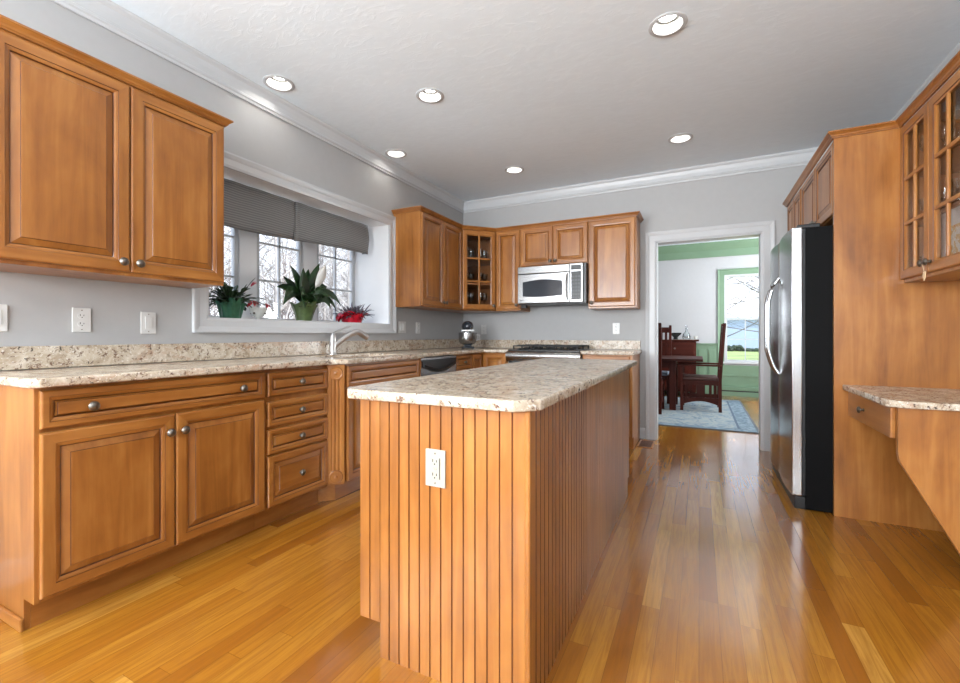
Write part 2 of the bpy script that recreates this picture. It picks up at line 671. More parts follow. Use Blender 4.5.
# doorway casing on both sides and jamb lining
dcas = [(-0.004, 0.0), (-0.004, 0.012), (0.012, 0.018), (0.062, 0.016), (0.074, 0.022), (0.095, 0.028), (0.1, 0.026), (0.1, 0.0)]
struct(B().sweep([(DX0, 0), (DX0, DZ1), (DX1, DZ1), (DX1, 0)], dcas, out=1).map(lambda x, z, w: (x, YB - w, z))
       .build('trim_2', TRIM_M))
struct(B().box(DX0 - 0.001, DX0 + 0.012, YB - 0.004, DY0 + 0.004, 0, DZ1).box(DX1 - 0.012, DX1 + 0.001, YB - 0.004, DY0 + 0.004, 0, DZ1)
       .box(DX0, DX1, YB - 0.004, DY0 + 0.004, DZ1 - 0.012, DZ1 + 0.001).build('door_1', TRIM_M))
# crown moulding of the kitchen: plate on the wall, cove, then a plate on the ceiling
crown = [(0, -0.132), (0.012, -0.132), (0.014, -0.118), (0.022, -0.112), (0.022, -0.100), (0.012, -0.092), (0.014, -0.060), (0.022, -0.030),
         (0.034, -0.018), (0.038, -0.010), (0.038, 0.0), (0, 0.0)]
struct(B().sweep([(XL, YR), (XL, YB), (XR, YB), (XR, YR)], [(o, ZC + z) for o, z in crown], out=-1).build('trim_3', TRIM_M))
bb = [(0, 0), (0.014, 0), (0.014, 0.085), (0.008, 0.105), (0, 0.11)]
struct(B().sweep([(-0.552, YB), (DX0 - 0.1, YB)], bb, out=-1).build('baseboard_back', TRIM_M))
struct(B().sweep([(XL, YR), (XL, 0.665)], bb, out=-1).build('baseboard_left', TRIM_M))
# unseen rear windows, invented and placed to suit the added area lamps
for k, (a, c) in enumerate(((-2.5, -1.0), (-0.8, 0.7))):
    struct(window_frame('window_%d' % (k + 3), XZ, a, c, 1.0, 2.45, YR - 0.1, YR - 0.03, 2, 2, fr=0.05))

struct(window_frame('window_5', YZ, -2.3, -0.7, 1.0, 2.45, XL - 0.09, XL - 0.03, 2, 2, fr=0.05))  # unseen window, added with its lamp to brighten the right of the room

# ------------------------------------------------------------------ dining room trim
struct(B().sweep([(DXL, DY1), (DXR, DY1)], [(0, 2.475), (0.012, 2.475), (0.016, 2.52), (0.022, 2.60), (0.05, 2.64), (0.085, 2.70), (0.09, ZC), (0, ZC)], out=-1)
       .build('trim_4', GREEN_M))
# wainscot with raised panels left of the window
wb = B().box(DXL, 0.315, DY1 - 0.012, DY1, 0, 0.90).box(DXL, 0.315, DY1 - 0.04, DY1, 0.90, 0.925)
x = 0.30
while x > DXL + 0.3:
    for z0, z1 in ((0.20, 0.82),):
        wb.box(x - 0.155, x - 0.03, DY1 - 0.02, DY1 - 0.012, z0, z1)
        wb.box(x - 0.140, x - 0.045, DY1 - 0.028, DY1 - 0.02, z0 + 0.015, z1 - 0.015)
    x -= 0.165
wb.box(0.315, DXR, DY1 - 0.012, DY1, 0, 0.54).box(0.315, DXR, DY1 - 0.022, DY1 - 0.012, 0.34, 0.37)
struct(wb.build('trim_5', GREEN_M, bevel=0.003))
# dining window: white double-hung sashes, green outer casing
w2 = window_frame('window_2', XZ, DWX0, DWX1, DWZ0, DWZ1, DY1 + 0.01, DY1 + 0.06, 3, 4, fr=0.035, mun=0.014)
struct(w2)
B().box(DWX0 + 0.02, DWX1 - 0.02, DY1 + 0.005, DY1 + 0.065, 1.345, 1.372).build('meeting_rail', TRIM_M, w2)
struct(B().sweep([(DWX0, DWZ0), (DWX0, DWZ1), (DWX1, DWZ1), (DWX1, DWZ0)], [(-0.02, 0), (-0.02, 0.016), (0.012, 0.016), (0.012, 0)], out=1)
       .map(lambda x, z, w: (x, DY1 - w, z)).box(DWX0 - 0.05, DWX1 + 0.05, DY1 - 0.045, DY1, DWZ0 - 0.03, DWZ0).build('trim_6', TRIM_M))
struct(B().sweep([(DWX0, 0.54), (DWX0, DWZ1), (DWX1, DWZ1), (DWX1, 0.54)], [(0.012, 0), (0.012, 0.02), (0.09, 0.02), (0.105, 0.028), (0.115, 0.028), (0.115, 0)], out=1)
       .map(lambda x, z, w: (x, DY1 - w, z)).build('trim_7', GREEN_M))
h = thing('baseboard_heater', 'long green painted baseboard heater under the dining room window', 'heater', (1.2, DY1 - 0.05, 0))
B().box(0.33, 2.3, DY1 - 0.075, DY1 - 0.013, 0.10, 0.165).box(0.33, 2.3, DY1 - 0.03, DY1 - 0.013, 0.0, 0.10).build('cover', GREEN_M, h, bevel=0.006)
B().box(0.34, 2.29, DY1 - 0.07, DY1 - 0.03, 0.03, 0.10).build('fin_slot', SLOT_M, h)
B().box(0.33, 2.3, DY1 - 0.08, DY1 - 0.07, 0.0, 0.08).build('front_panel', GREEN_M, h)


# ------------------------------------------------------------------ cabinet building blocks
def knob(parent, P, N, r=0.0185):
    """round pewter knob on a stem; P on the door face, N outward"""
    N = Vector(N).normalized()
    q = Vector((0, 0, 1)).rotation_difference(N)
    b = B().lathe((0, 0, 0), [(0.009, 0), (0.010, 0.003), (0.006, 0.006), (0.0055, 0.013), (0.009, 0.016), (r, 0.019), (r, 0.023), (r * 0.86, 0.026),
                              (r * 0.80, 0.0255), (r * 0.72, 0.028), (r * 0.3, 0.031), (0.0001, 0.0315)], 18)
    P = Vector(P)
    b.map(lambda x, y, z: q @ Vector((x, y, z)) + P)
    return b.build('knob', PEWTER_M, parent, smooth=True)


def hmat(U):
    U = Vector(U)
    return WOOD['x'] if abs(U.x) > abs(U.y) else WOOD['y']


def panel_door(parent, P, U, N, w, h, name='door', fw=0.058, knobs=(), t=0.02, horiz=False):
    """raised-panel door or drawer front. P = lower corner on the carcass face; U along, N outward"""
    P, U, N = Vector(P), Vector(U).normalized(), Vector(N).normalized()
    Z = Vector((0, 0, 1))

    def rg(ins, d):
        return [P + U * ins + Z * ins + N * d, P + U * (w - ins) + Z * ins + N * d,
                P + U * (w - ins) + Z * (h - ins) + N * d, P + U * ins + Z * (h - ins) + N * d]
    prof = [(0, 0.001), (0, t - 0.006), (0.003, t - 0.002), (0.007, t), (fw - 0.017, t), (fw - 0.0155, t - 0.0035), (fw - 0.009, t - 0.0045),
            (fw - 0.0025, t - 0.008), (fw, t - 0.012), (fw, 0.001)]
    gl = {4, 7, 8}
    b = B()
    vert = 1 if horiz else 0
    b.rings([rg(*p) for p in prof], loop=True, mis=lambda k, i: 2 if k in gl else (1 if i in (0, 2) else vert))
    d = b.build(name, [WOOD['z'], hmat(U), GLAZE_SHADE], parent, bevel=0)
    rs = 0.026 if min(w, h) > 0.25 else 0.006
    a = fw - 0.0005
    pp = [(a, 0.002), (a, t - 0.0145), (a + 0.002, t - 0.0135), (a + rs, t - 0.005), (a + rs + 0.002, t - 0.002), (a + rs + 0.006, t - 0.0015)]
    q = B()
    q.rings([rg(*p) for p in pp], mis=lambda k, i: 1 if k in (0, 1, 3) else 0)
    q.build('raised_panel', [hmat(U) if horiz else WOOD['z'], GLAZE_SHADE], d)
    for (ku, kv) in knobs:
        knob(d, P + U * ku + Z * kv + N * t, N)
    return d


def glass_door(parent, P, U, N, w, h, fw=0.055, cols=2, rows=3, t=0.02, knobs=(), mun=0.018):
    P, U, N = Vector(P), Vector(U).normalized(), Vector(N).normalized()
    Z = Vector((0, 0, 1))

    def rg(ins, d):
        return [P + U * ins + Z * ins + N * d, P + U * (w - ins) + Z * ins + N * d,
                P + U * (w - ins) + Z * (h - ins) + N * d, P + U * ins + Z * (h - ins) + N * d]
    prof = [(0, 0.001), (0, t - 0.006), (0.003, t - 0.002), (0.007, t), (fw - 0.01, t), (fw - 0.007, t - 0.004), (fw, t - 0.008), (fw, 0.001)]
    b = B()
    b.rings([rg(*p) for p in prof], loop=True, mis=lambda k, i: 2 if k == 4 else (1 if i in (0, 2) else 0))
    d = b.build('door', [WOOD['z'], hmat(U), GLAZE_SHADE], parent)
    f = lambda u, v, ww: P + U * u + Z * v + N * ww
    m = B()
    for i in range(1, cols):
        u = fw + (w - 2 * fw) * i / cols
        m.prism(rect(u - mun / 2, u + mun / 2, fw - 0.004, h - fw + 0.004), f, 0.004, t - 0.003)
    for j in range(1, rows):
        v = fw + (h - 2 * fw) * j / rows
        m.prism(rect(fw - 0.004, w - fw + 0.004, v - mun / 2, v + mun / 2), f, 0.004, t - 0.002)
    m.build('muntin', WOOD['z'], d, bevel=0.003)
    B().prism(rect(fw - 0.006, w - fw + 0.006, fw - 0.006, h - fw + 0.006), f, 0.002, 0.0045).build('glass', CABGLASS_M, d)
    for (ku, kv) in knobs:
        knob(d, P + U * ku + Z * kv + N * t, N)
    return d


CT = 0.922       # top of the counter
CB = 0.888       # underside of the counter
FX = -2.115      # carcass face of the left run (doors stand 20 mm proud)

# ------------------------------------------------------------------ base cabinets, left run
c = thing('base_cabinet', 'end base cabinet with one wide drawer above two doors, open floor on its near side', 'cabinet', (-2.35, 1.15, 0))
B().box(XL, FX, 0.705, 1.612, 0.115, CB).build('body', WOOD['z'], c, bevel=0.001)
B().prism([(XL, 0), (-2.195, 0), (-2.195, 0.115), (FX + 0.003, 0.115), (FX + 0.003, CB), (XL, CB)], XZ, 0.687, 0.705).build('end_panel', WOOD['z'], c, bevel=0.0015)
B().box(-2.21, -2.195, 0.705, 1.612, 0, 0.115).build('toe_kick', WOOD['y'], c)
B().box(XL, -2.19, 0.675, 0.687, 0, 0.045).build('shoe_moulding', WOOD['x'], c, bevel=0.004)
dw = panel_door(c, (FX, 0.700, 0.737), (0, 1, 0), (1, 0, 0), 0.905, 0.138, 'drawer', 0.040, knobs=((0.146, 0.066), (0.768, 0.066)), horiz=True)
panel_door(c, (FX, 0.700, 0.130), (0, 1, 0), (1, 0, 0), 0.449, 0.593, knobs=((0.422, 0.515),))
panel_door(c, (FX, 1.154, 0.130), (0, 1, 0), (1, 0, 0), 0.449, 0.593, knobs=((0.028, 0.515),))

c = thing('base_cabinet', 'stack of four drawers in the base cabinet left of the sink post', 'cabinet', (-2.35, 1.84, 0))
B().box(XL, FX, 1.614, 2.063, 0.115, CB).build('body', WOOD['z'], c, bevel=0.001)
B().box(-2.21, -2.195, 1.614, 2.063, 0, 0.115).build('toe_kick', WOOD['y'], c)
for z0, hh in ((0.737, 0.138), (0.573, 0.142), (0.420, 0.142)):
    panel_door(c, (FX, 1.624, z0), (0, 1, 0), (1, 0, 0), 0.430, hh - 0.008, 'drawer', 0.036, knobs=((0.215, 0.066),), horiz=True)
panel_door(c, (FX, 1.624, 0.130), (0, 1, 0), (1, 0, 0), 0.430, 0.280, 'drawer', 0.046, knobs=((0.215, 0.14),), horiz=True)

# sink cabinet, bumped out, with angled fluted posts
SX = -2.045
c = thing('sink_cabinet', 'bumped out sink base cabinet with fluted corner post under the faucet', 'cabinet', (-2.32, 2.56, 0))
B().prism([(XL, 2.066), (FX, 2.066), (SX, 2.140), (SX, 2.975), (FX, 3.05), (XL, 3.05)], XY, 0.115, CB).build('body', WOOD['z'], c, bevel=0.001)
B().prism([(-2.30, 2.066), (-2.195, 2.066), (-2.125, 2.14), (-2.125, 2.975), (-2.195, 3.05), (-2.30, 3.05)], XY, 0, 0.115).build('toe_kick', WOOD['y'], c)


def fluted_post(parent, P, Q):
    P, Q = Vector(P), Vector(Q)
    U = (Q - P).normalized()
    w = (Q - P).length
    N = Vector((U.y, -U.x, 0))
    f = lambda u, v, ww: P + U * u + Vector((0, 0, v)) + N * ww
    nfl = 3
    poly = [(0, 0), (0, 0.016)]
    m0 = w * 0.16
    fw_ = (w - 2 * m0) / nfl
    for k in range(nfl):
        for j in range(0, 7):
            a = j / 6
            poly.append((m0 + fw_ * (k + 0.12 + 0.76 * a), 0.016 - 0.007 * sin(pi * a)))
    poly += [(w, 0.016), (w, 0)]
    g = lambda u, v, ww: f(u, ww, v)
    b = B()
    b.prism(poly, g, 0.21, 0.79)
    b.prism(rect(0, w, 0.0, 0.019), g, 0.135, 0.21)
    b.prism(rect(0, w, 0.0, 0.019), g, 0.79, CB - 0.002)
    o = b.build('fluted_post', WOOD['z'], parent)
    q = Vector((0, 0, 1)).rotation_difference(N)
    for zz in (0.172, 0.832):
        r = w * 0.42
        d = B().lathe((0, 0, 0), [(r, 0), (r, 0.006), (r * 0.88, 0.009), (r * 0.72, 0.006), (r * 0.55, 0.009), (r * 0.36, 0.006), (r * 0.2, 0.009), (0.0001, 0.011)], 22)
        cc = f(w / 2, zz, 0.019)
        d.map(lambda x, y, z: q @ Vector((x, y, z)) + cc)
        d.build('rosette', WOOD['z'], o, smooth=True, angle=50)


fluted_post(c, (FX, 2.066, 0), (SX, 2.140, 0))
fluted_post(c, (SX, 2.975, 0), (FX, 3.05, 0))
panel_door(c, (SX, 2.155, 0.737), (0, 1, 0), (1, 0, 0), 0.806, 0.138, 'drawer_front', 0.040, horiz=True)
panel_door(c, (SX, 2.155, 0.130), (0, 1, 0), (1, 0, 0), 0.401, 0.593, knobs=((0.374, 0.53),))
panel_door(c, (SX, 2.560, 0.130), (0, 1, 0), (1, 0, 0), 0.401, 0.593, knobs=((0.027, 0.53),))

# dishwasher
c = thing('dishwasher', 'stainless dishwasher with curved black control panel between sink and corner cabinets', 'dishwasher', (-2.38, 3.37, 0))
B().box(XL, FX, 3.062, 3.675, 0.115, CB - 0.004).build('body', BLACK_M, c)
B().box(-2.3, -2.2, 3.062, 3.675, 0.0, 0.115).build('toe_kick', BLACK_M, c)
B().box(FX, FX + 0.03, 3.068, 3.670, 0.115, 0.880).build('door', STEEL_V, c, bevel=0.004)
b = B()
poly = [(3.085, 0.862), (3.655, 0.862)]
for i in range(15):
    a = i / 14
    poly.append((3.655 - 0.57 * a, 0.80 - 0.055 * sin(pi * a)))
b.prism(poly, YZ, FX + 0.03, FX + 0.037)
cp = b.build('control_panel', BLACK_M, c, bevel=0.003)
B().tube([(FX + 0.037 + 0.02 * sin(pi * i / 12), 3.12 + 0.5 * i / 12, 0.815 - 0.04 * sin(pi * i / 12)) for i in range(13)], 0.008, 8).build('handle', BLACK_M, cp, smooth=True)

# corner cabinet (narrow drawer, then the two leaves of the corner door)
CY = 4.275     # face of the back run carcass
c = thing('corner_base_cabinet', 'corner base cabinet with narrow knobbed drawer and folded corner doors under the mixer', 'cabinet', (-2.3, 4.3, 0))
B().prism([(XL, 3.682), (FX, 3.682), (FX, CY), (-1.81, CY), (-1.81, YB), (XL, YB)], XY, 0.115, CB).build('body', WOOD['z'], c, bevel=0.001)
B().prism([(XL, 3.682), (-2.195, 3.682), (-2.195, 4.355), (-1.81, 4.355), (-1.81, YB), (XL, YB)], XY, 0, 0.115).build('toe_kick', WOOD['y'], c)
panel_door(c, (FX, 3.69, 0.737), (0, 1, 0), (1, 0, 0), 0.325, 0.138, 'drawer', 0.038, knobs=((0.16, 0.068),), horiz=True)
panel_door(c, (FX, 3.69, 0.130), (0, 1, 0), (1, 0, 0), 0.325, 0.593, knobs=((0.027, 0.53),))
panel_door(c, (FX, 4.03, 0.130), (0, 1, 0), (1, 0, 0), 0.222, 0.745)
panel_door(c, (-2.09, CY, 0.130), (1, 0, 0), (0, -1, 0), 0.27, 0.745)

# right of the range
c = thing('base_cabinet', 'narrow base cabinet with drawer right of the range beside the doorway', 'cabinet', (-0.76, 4.55, 0))
B().box(-1.018, -0.570, CY, YB, 0.115, CB).build('body', WOOD['z'], c, bevel=0.001)
B().box(-1.018, -0.570, 4.355, 4.37, 0, 0.115).build('toe_kick', WOOD['x'], c)
B().prism([(YB, 0), (4.355, 0), (4.355, 0.115), (CY, 0.115), (CY, CB), (YB, CB)], YZ, -0.570, -0.552).build('end_panel', WOOD['z'], c)
panel_door(c, (-1.01, CY, 0.737), (1, 0, 0), (0, -1, 0), 0.435, 0.138, 'drawer', 0.045, knobs=((0.217, 0.068),), horiz=True)
panel_door(c, (-1.01, CY, 0.130), (1, 0, 0), (0, -1, 0), 0.435, 0.593, knobs=((0.035, 0.53),))

# ------------------------------------------------------------------ countertops, backsplash
FE = -2.065
o = fill2d('countertop', [(XL, 0.662), (FE - 0.035, 0.662), (FE, 0.69), (FE, 2.045), (-1.995, 2.118), (-1.995, 2.99), (FE, 3.068), (FE, 4.235), (-1.79, 4.235), (-1.79, YB), (XL, YB)],
           [rect(-2.50, -2.10, 2.22, 2.90)], CB, CT, XY, GRANITE, bevel=0.007)
tag(o, 'long speckled granite countertop along the window wall turning the corner to the range', 'countertop')
o = B().box(-1.03, -0.532, 4.235, YB, CB, CT).build('countertop', GRANITE, bevel=0.007)
tag(o, 'short granite countertop right of the range ending beside the doorway', 'countertop')
o = B().box(XL, XL + 0.02, 0.662, YB, CT + 0.003, CT + 0.104).build('backsplash', GRANITE, bevel=0.003)
tag(o, 'low granite backsplash strip along the window wall behind the faucet', 'backsplash')
o = B().box(XL + 0.02, -0.545, YB - 0.02, YB, CT + 0.003, CT + 0.095).build('backsplash', GRANITE, bevel=0.003)
tag(o, 'low granite backsplash strip on the back wall behind the range', 'backsplash')

# sink basin under the counter
s = thing('sink', 'undermount stainless sink set in the counter below the faucet', 'sink', (-2.3, 2.56, 0.72))
b = B()
b.rings([rect3 for rect3 in [
    [(-2.52, 2.20, CB - 0.001), (-2.08, 2.20, CB - 0.001), (-2.08, 2.92, CB - 0.001), (-2.52, 2.92, CB - 0.001)],
    [(-2.505, 2.215, CB - 0.001), (-2.095, 2.215, CB - 0.001), (-2.095, 2.905, CB - 0.001), (-2.505, 2.905, CB - 0.001)],
    [(-2.49, 2.23, 0.72), (-2.11, 2.23, 0.72), (-2.11, 2.89, 0.72), (-2.49, 2.89, 0.72)]]], cap0=False)
b.build('basin', STEEL_H, s, bevel=0.004)
B().lathe((-2.3, 2.56, 0.72), [(0.045, 0.0), (0.045, 0.003), (0.03, 0.004), (0.0001, 0.002)], 20).build('drain', CHROME_M, s, smooth=True)

# faucet
fx, fy = -2.575, 2.57
s = thing('faucet', 'brushed nickel pull-out kitchen faucet with lever behind the sink', 'faucet', (fx, fy, CT))
B().lathe((fx, fy, CT), [(0.032, 0), (0.032, 0.006), (0.027, 0.012), (0.025, 0.02), (0.0245, 0.10), (0.026, 0.12), (0.024, 0.145), (0.016, 0.165), (0.0001, 0.17)], 24).build('body', CHROME_M, s, smooth=True)
dv = Vector((0.10, 0.26, 0)).normalized()
pts, rad = [], []
for i in range(15):
    a = i / 14
    l = 0.30 * a
    zz = 0.055 + 0.125 * sin(min(1, a * 1.28) * pi / 2) - 0.05 * max(0, a - 0.72) / 0.28
    pts.append(Vector((fx, fy, CT + zz)) + dv * l)
    rad.append(0.021 + 0.005 * a if a < 0.9 else 0.023)
B().tube(pts, rad, 14).build('spout', CHROME_M, s, smooth=True)
B().tube([Vector((fx, fy, CT + 0.15)), Vector((fx, fy, CT + 0.175)) + dv * 0.02, Vector((fx, fy, CT + 0.205)) + dv * 0.09, Vector((fx, fy, CT + 0.225)) + dv * 0.15],
         [0.016, 0.012, 0.008, 0.006], 12, flat=0.7).build('lever_handle', CHROME_M, s, smooth=True)

# ------------------------------------------------------------------ range
RX0, RX1 = -1.785, -1.035
c = thing('range', 'stainless slide-in gas range with black grates under the microwave', 'stove', (-1.41, 4.53, 0))
B().box(RX0 + 0.005, RX1 - 0.005, 4.25, YB - 0.025, 0.09, 0.90).build('body', BLACK_M, c)
B().box(RX0 + 0.02, RX1 - 0.02, 4.31, 4.33, 0.0, 0.09).build('toe_kick', BLACK_M, c)
B().box(RX0, RX1, 4.235, 4.815, 0.900, 0.926).build('cooktop', BLACK_M, c, bevel=0.004)
b = B()
prof = [(4.25, 0.80), (4.225, 0.80), (4.20, 0.835), (4.192, 0.862), (4.198, 0.885), (4.215, 0.903), (4.25, 0.912), (4.29, 0.914), (4.29, 0.905), (4.25, 0.9)]
b.prism(prof, YZ, RX0 - 0.012, RX1 + 0.012)
b.build('control_panel', STEEL_H, c, smooth=True, angle=50)
d = B().box(RX0 + 0.006, RX1 - 0.006, 4.205, 4.248, 0.26, 0.79).build('oven_door', STEEL_H, c, bevel=0.006)
B().box(RX0 + 0.12, RX1 - 0.12, 4.2, 4.206, 0.36, 0.66).build('window', DARKGLASS_M, d)
B().tube([(RX0 + 0.05, 4.206, 0.745), (RX0 + 0.05, 4.16, 0.745), (RX1 - 0.05, 4.16, 0.745), (RX1 - 0.05, 4.206, 0.745)], 0.012, 10).build('handle', STEEL_H, d, smooth=True)
B().box(RX0 + 0.006, RX1 - 0.006, 4.205, 4.248, 0.095, 0.25).build('storage_drawer', STEEL_H, c, bevel=0.006)
for k in range(3):
    gx0 = RX0 + 0.03 + k * 0.232
    gx1 = gx0 + 0.222
    b = B()
    z = 0.966
    for yy in (4.30, 4.79):
        b.box(gx0, gx1, yy - 0.006, yy + 0.006, z - 0.012, z)
    for xx in (gx0 + 0.006, gx1 - 0.006):
        b.box(xx - 0.006, xx + 0.006, 4.30, 4.79, z - 0.012, z)
    b.box((gx0 + gx1) / 2 - 0.005, (gx0 + gx1) / 2 + 0.005, 4.30, 4.79, z - 0.010, z + 0.004)
    for yy in (4.42, 4.545, 4.67):
        b.box(gx0, gx1, yy - 0.005, yy + 0.005, z - 0.010, z + 0.004)
    for xx in (gx0 + 0.006, gx1 - 0.006):
        for yy in (4.30, 4.545, 4.79):
            b.box(xx - 0.007, xx + 0.007, yy - 0.007, yy + 0.007, 0.926, z)
    b.build('grate', IRON_M, c, bevel=0.002)
    for yy in (4.42, 4.67):
        if k != 1 or yy == 4.42:
            B().lathe(((gx0 + gx1) / 2, yy if k != 1 else 4.545, 0.926), [(0.045, 0), (0.045, 0.008), (0.032, 0.010), (0.032, 0.017), (0.0001, 0.018)], 20).build('burner', IRON_M, c, smooth=True)
for k in range(5):
    B().lathe((RX0 + 0.12 + k * 0.128, 4.262, 0.914), [(0.018, 0), (0.017, 0.020), (0.014, 0.024), (0.0001, 0.025)], 16).build('knob', BLACK_M, c, smooth=True)

# ------------------------------------------------------------------ upper cabinets
UB, UT, UTB = 1.345, 2.238, 2.257
UXF = XL + 0.31          # carcass face of the left wall uppers
UYF = YB - 0.31          # carcass face of the back wall uppers
woodcrown = [(0, 0), (0.010, 0), (0.011, 0.004), (0.016, 0.008), (0.019, 0.016), (0.030, 0.026), (0.034, 0.028), (0.034, 0.036), (0, 0.036)]

c = thing('upper_cabinet', 'large two-door wall cabinet hung left of the kitchen window', 'cabinet', (-2.48, 1.06, UB))
B().box(XL, UXF, 0.615, 1.532, UB, UT).build('body', WOOD['z'], c, bevel=0.002)
panel_door(c, (UXF, 0.630, 1.362), (0, 1, 0), (1, 0, 0), 0.450, 0.850, fw=0.062, knobs=((0.417, 0.042),))
panel_door(c, (UXF, 1.084, 1.362), (0, 1, 0), (1, 0, 0), 0.440, 0.850, fw=0.062, knobs=((0.028, 0.042),))
o = B().sweep([(XL, 0.615), (UXF, 0.615), (UXF, 1.532), (XL, 1.532)], [(o, UT - 0.015 + z) for o, z in woodcrown], out=-1).build('cabinet_moulding', WOOD['y'])
tag(o, 'stained wood cornice strip atop the cabinet left of the window', 'moulding')

c = thing('upper_cabinet', 'two-door wall cabinet hung right of the window next to the glass corner cabinet', 'cabinet', (-2.48, 3.83, UB))
B().box(XL, UXF, 3.435, 4.225, UB, UTB).build('body', WOOD['z'], c, bevel=0.002)
panel_door(c, (UXF, 3.443, 1.362), (0, 1, 0), (1, 0, 0), 0.386, 0.870, fw=0.055, knobs=((0.36, 0.042),))
panel_door(c, (UXF, 3.833, 1.362), (0, 1, 0), (1, 0, 0), 0.386, 0.870, fw=0.055, knobs=((0.026, 0.042),))

# diagonal glass corner cabinet (hollow)
A1, A2 = Vector((UXF, 4.228, 0)), Vector((XL + 0.590, UYF, 0))
c = thing('corner_cabinet', 'diagonal corner wall cabinet with six-pane glass door showing stemware', 'cabinet', (-2.45, 4.6, UB))
cpoly = [(XL, 4.228), (A1.x, A1.y), (A2.x, A2.y), (A2.x, YB), (XL, YB)]
U = (A2 - A1).normalized()
N = Vector((U.y, -U.x, 0))
wd = (A2 - A1).length
b = B()
b.prism(cpoly, XY, UB, UB + 0.02).prism(cpoly, XY, UTB - 0.02, UTB)
b.box(XL, XL + 0.012, 4.228, YB, UB, UTB).box(XL, A2.x, YB - 0.012, YB, UB, UTB)
b.box(XL, UXF, 4.228, 4.24, UB, UTB).box(A2.x - 0.012, A2.x, UYF, YB, UB, UTB)
b.build('body', [INNER], c)
f = lambda u, v, w: A1 + U * u + Vector((0, 0, v)) + N * w
b = B()
for r in (rect(0, 0.03, UB, UTB), rect(wd - 0.03, wd, UB, UTB), rect(0.03, wd - 0.03, UB, UB + 0.03), rect(0.03, wd - 0.03, UTB - 0.03, UTB)):
    b.prism(r, f, -0.018, 0)
b.build('face_frame', WOOD['z'], c)
SH = [UB + 0.02, 1.655, 1.94]
ins = [(XL + 0.012, 4.24), (UXF - 0.015, 4.245), (A2.x - 0.015, UYF + 0.015), (A2.x - 0.012, YB - 0.012), (XL + 0.012, YB - 0.012)]
for zz in SH[1:]:
    B().prism(ins, XY, zz - 0.016, zz).build('shelf', INNER, c)
glass_door(c, A1 + U * 0.012 + Vector((0, 0, 1.362)), U, N, wd - 0.024, 0.870, fw=0.055, knobs=((wd - 0.024 - 0.028, 0.042),), mun=0.02)

c = thing('upper_cabinet', 'narrow single-door wall cabinet between the glass corner cabinet and the microwave', 'cabinet', (-1.91, 4.68, UB))
B().box(A2.x + 0.002, -1.763, UYF, YB, UB, UTB).build('body', WOOD['z'], c, bevel=0.002)
panel_door(c, (A2.x + 0.012, UYF, 1.362), (1, 0, 0), (0, -1, 0), 0.277, 0.870, fw=0.052, knobs=((0.252, 0.042),))

c = thing('upper_cabinet', 'short two-door wall cabinet directly above the microwave', 'cabinet', (-1.4, 4.68, 1.82))
B().box(-1.761, -1.018, UYF, YB, 1.810, UTB).build('body', WOOD['z'], c, bevel=0.002)
panel_door(c, (-1.753, UYF, 1.822), (1, 0, 0), (0, -1, 0), 0.364, 0.410, fw=0.055, knobs=((0.338, 0.04),))
panel_door(c, (-1.386, UYF, 1.822), (1, 0, 0), (0, -1, 0), 0.364, 0.410, fw=0.055, knobs=((0.026, 0.04),))

c = thing('upper_cabinet', 'tall single-door wall cabinet right of the microwave', 'cabinet', (-0.78, 4.68, UB))
B().box(-1.016, -0.548, UYF, YB, UB, UTB).build('body', WOOD['z'], c, bevel=0.002)
panel_door(c, (-1.006, UYF, 1.362), (1, 0, 0), (0, -1, 0), 0.446, 0.870, fw=0.058, knobs=((0.028, 0.042),))
o = B().sweep([(XL, 3.435), (UXF, 3.435), (A1.x, A1.y), (A2.x, A2.y), (-0.548, UYF), (-0.548, YB)],
              [(o, UTB - 0.015 + z) for o, z in woodcrown], out=-1).build('cabinet_moulding', WOOD['x'])
tag(o, 'stained wood cornice strip running over the corner and microwave cabinets', 'moulding')

# microwave
MX0, MX1, MY, MZ0, MZ1 = -1.755, -1.020, 4.425, 1.400, 1.809
c = thing('microwave', 'stainless over-the-range microwave hung under the short cabinet', 'microwave', (-1.4, 4.65, MZ0))
B().box(MX0, MX1, MY + 0.03, YB - 0.001, MZ0, MZ1).build('body', BLACK_M, c, bevel=0.003)
b = B()
b.box(MX0, MX1 - 0.165, MY, MY + 0.03, MZ0 + 0.012, MZ1 - 0.085)
d = b.build('door', STEEL_H, c, bevel=0.006)
poly = []
for i in range(11):
    a = i / 10
    poly.append((MX0 + 0.06 + (MX1 - MX0 - 0.30) * a, MZ0 + 0.088 - 0.012 * sin(pi * a)))
for i in range(11):
    a = i / 10
    poly.append((MX1 - 0.24 - (MX1 - MX0 - 0.30) * a, MZ0 + 0.238 + 0.022 * sin(pi * a)))
B().prism(poly, XZ, MY - 0.002, MY + 0.004).build('door_window', DARKGLASS_M, d)
B().box(MX0 + 0.03, MX0 + 0.065, MY - 0.001, MY + 0.002, MZ0 + 0.042, MZ0 + 0.047).build('badge', SLOT_M, d)
B().tube([(MX1 - 0.185 - 0.012 * sin(pi * i / 10), MY - 0.035 * sin(pi * i / 10), MZ0 + 0.035 + 0.27 * i / 10) for i in range(11)], 0.010, 10).build('handle', CHROME_M, d, smooth=True)
B().box(MX0, MX1 - 0.165, MY, MY + 0.03, MZ1 - 0.083, MZ1 - 0.004).build('vent_panel', STEEL_H, c, bevel=0.006)
p = B().box(MX1 - 0.163, MX1 - 0.03, MY, MY + 0.03, MZ0 + 0.012, MZ1 - 0.004).build('control_panel', STEEL_H, c, bevel=0.004)
B().box(MX1 - 0.148, MX1 - 0.045, MY - 0.002, MY + 0.002, MZ1 - 0.068, MZ1 - 0.02).build('display', BLACK_M, p)
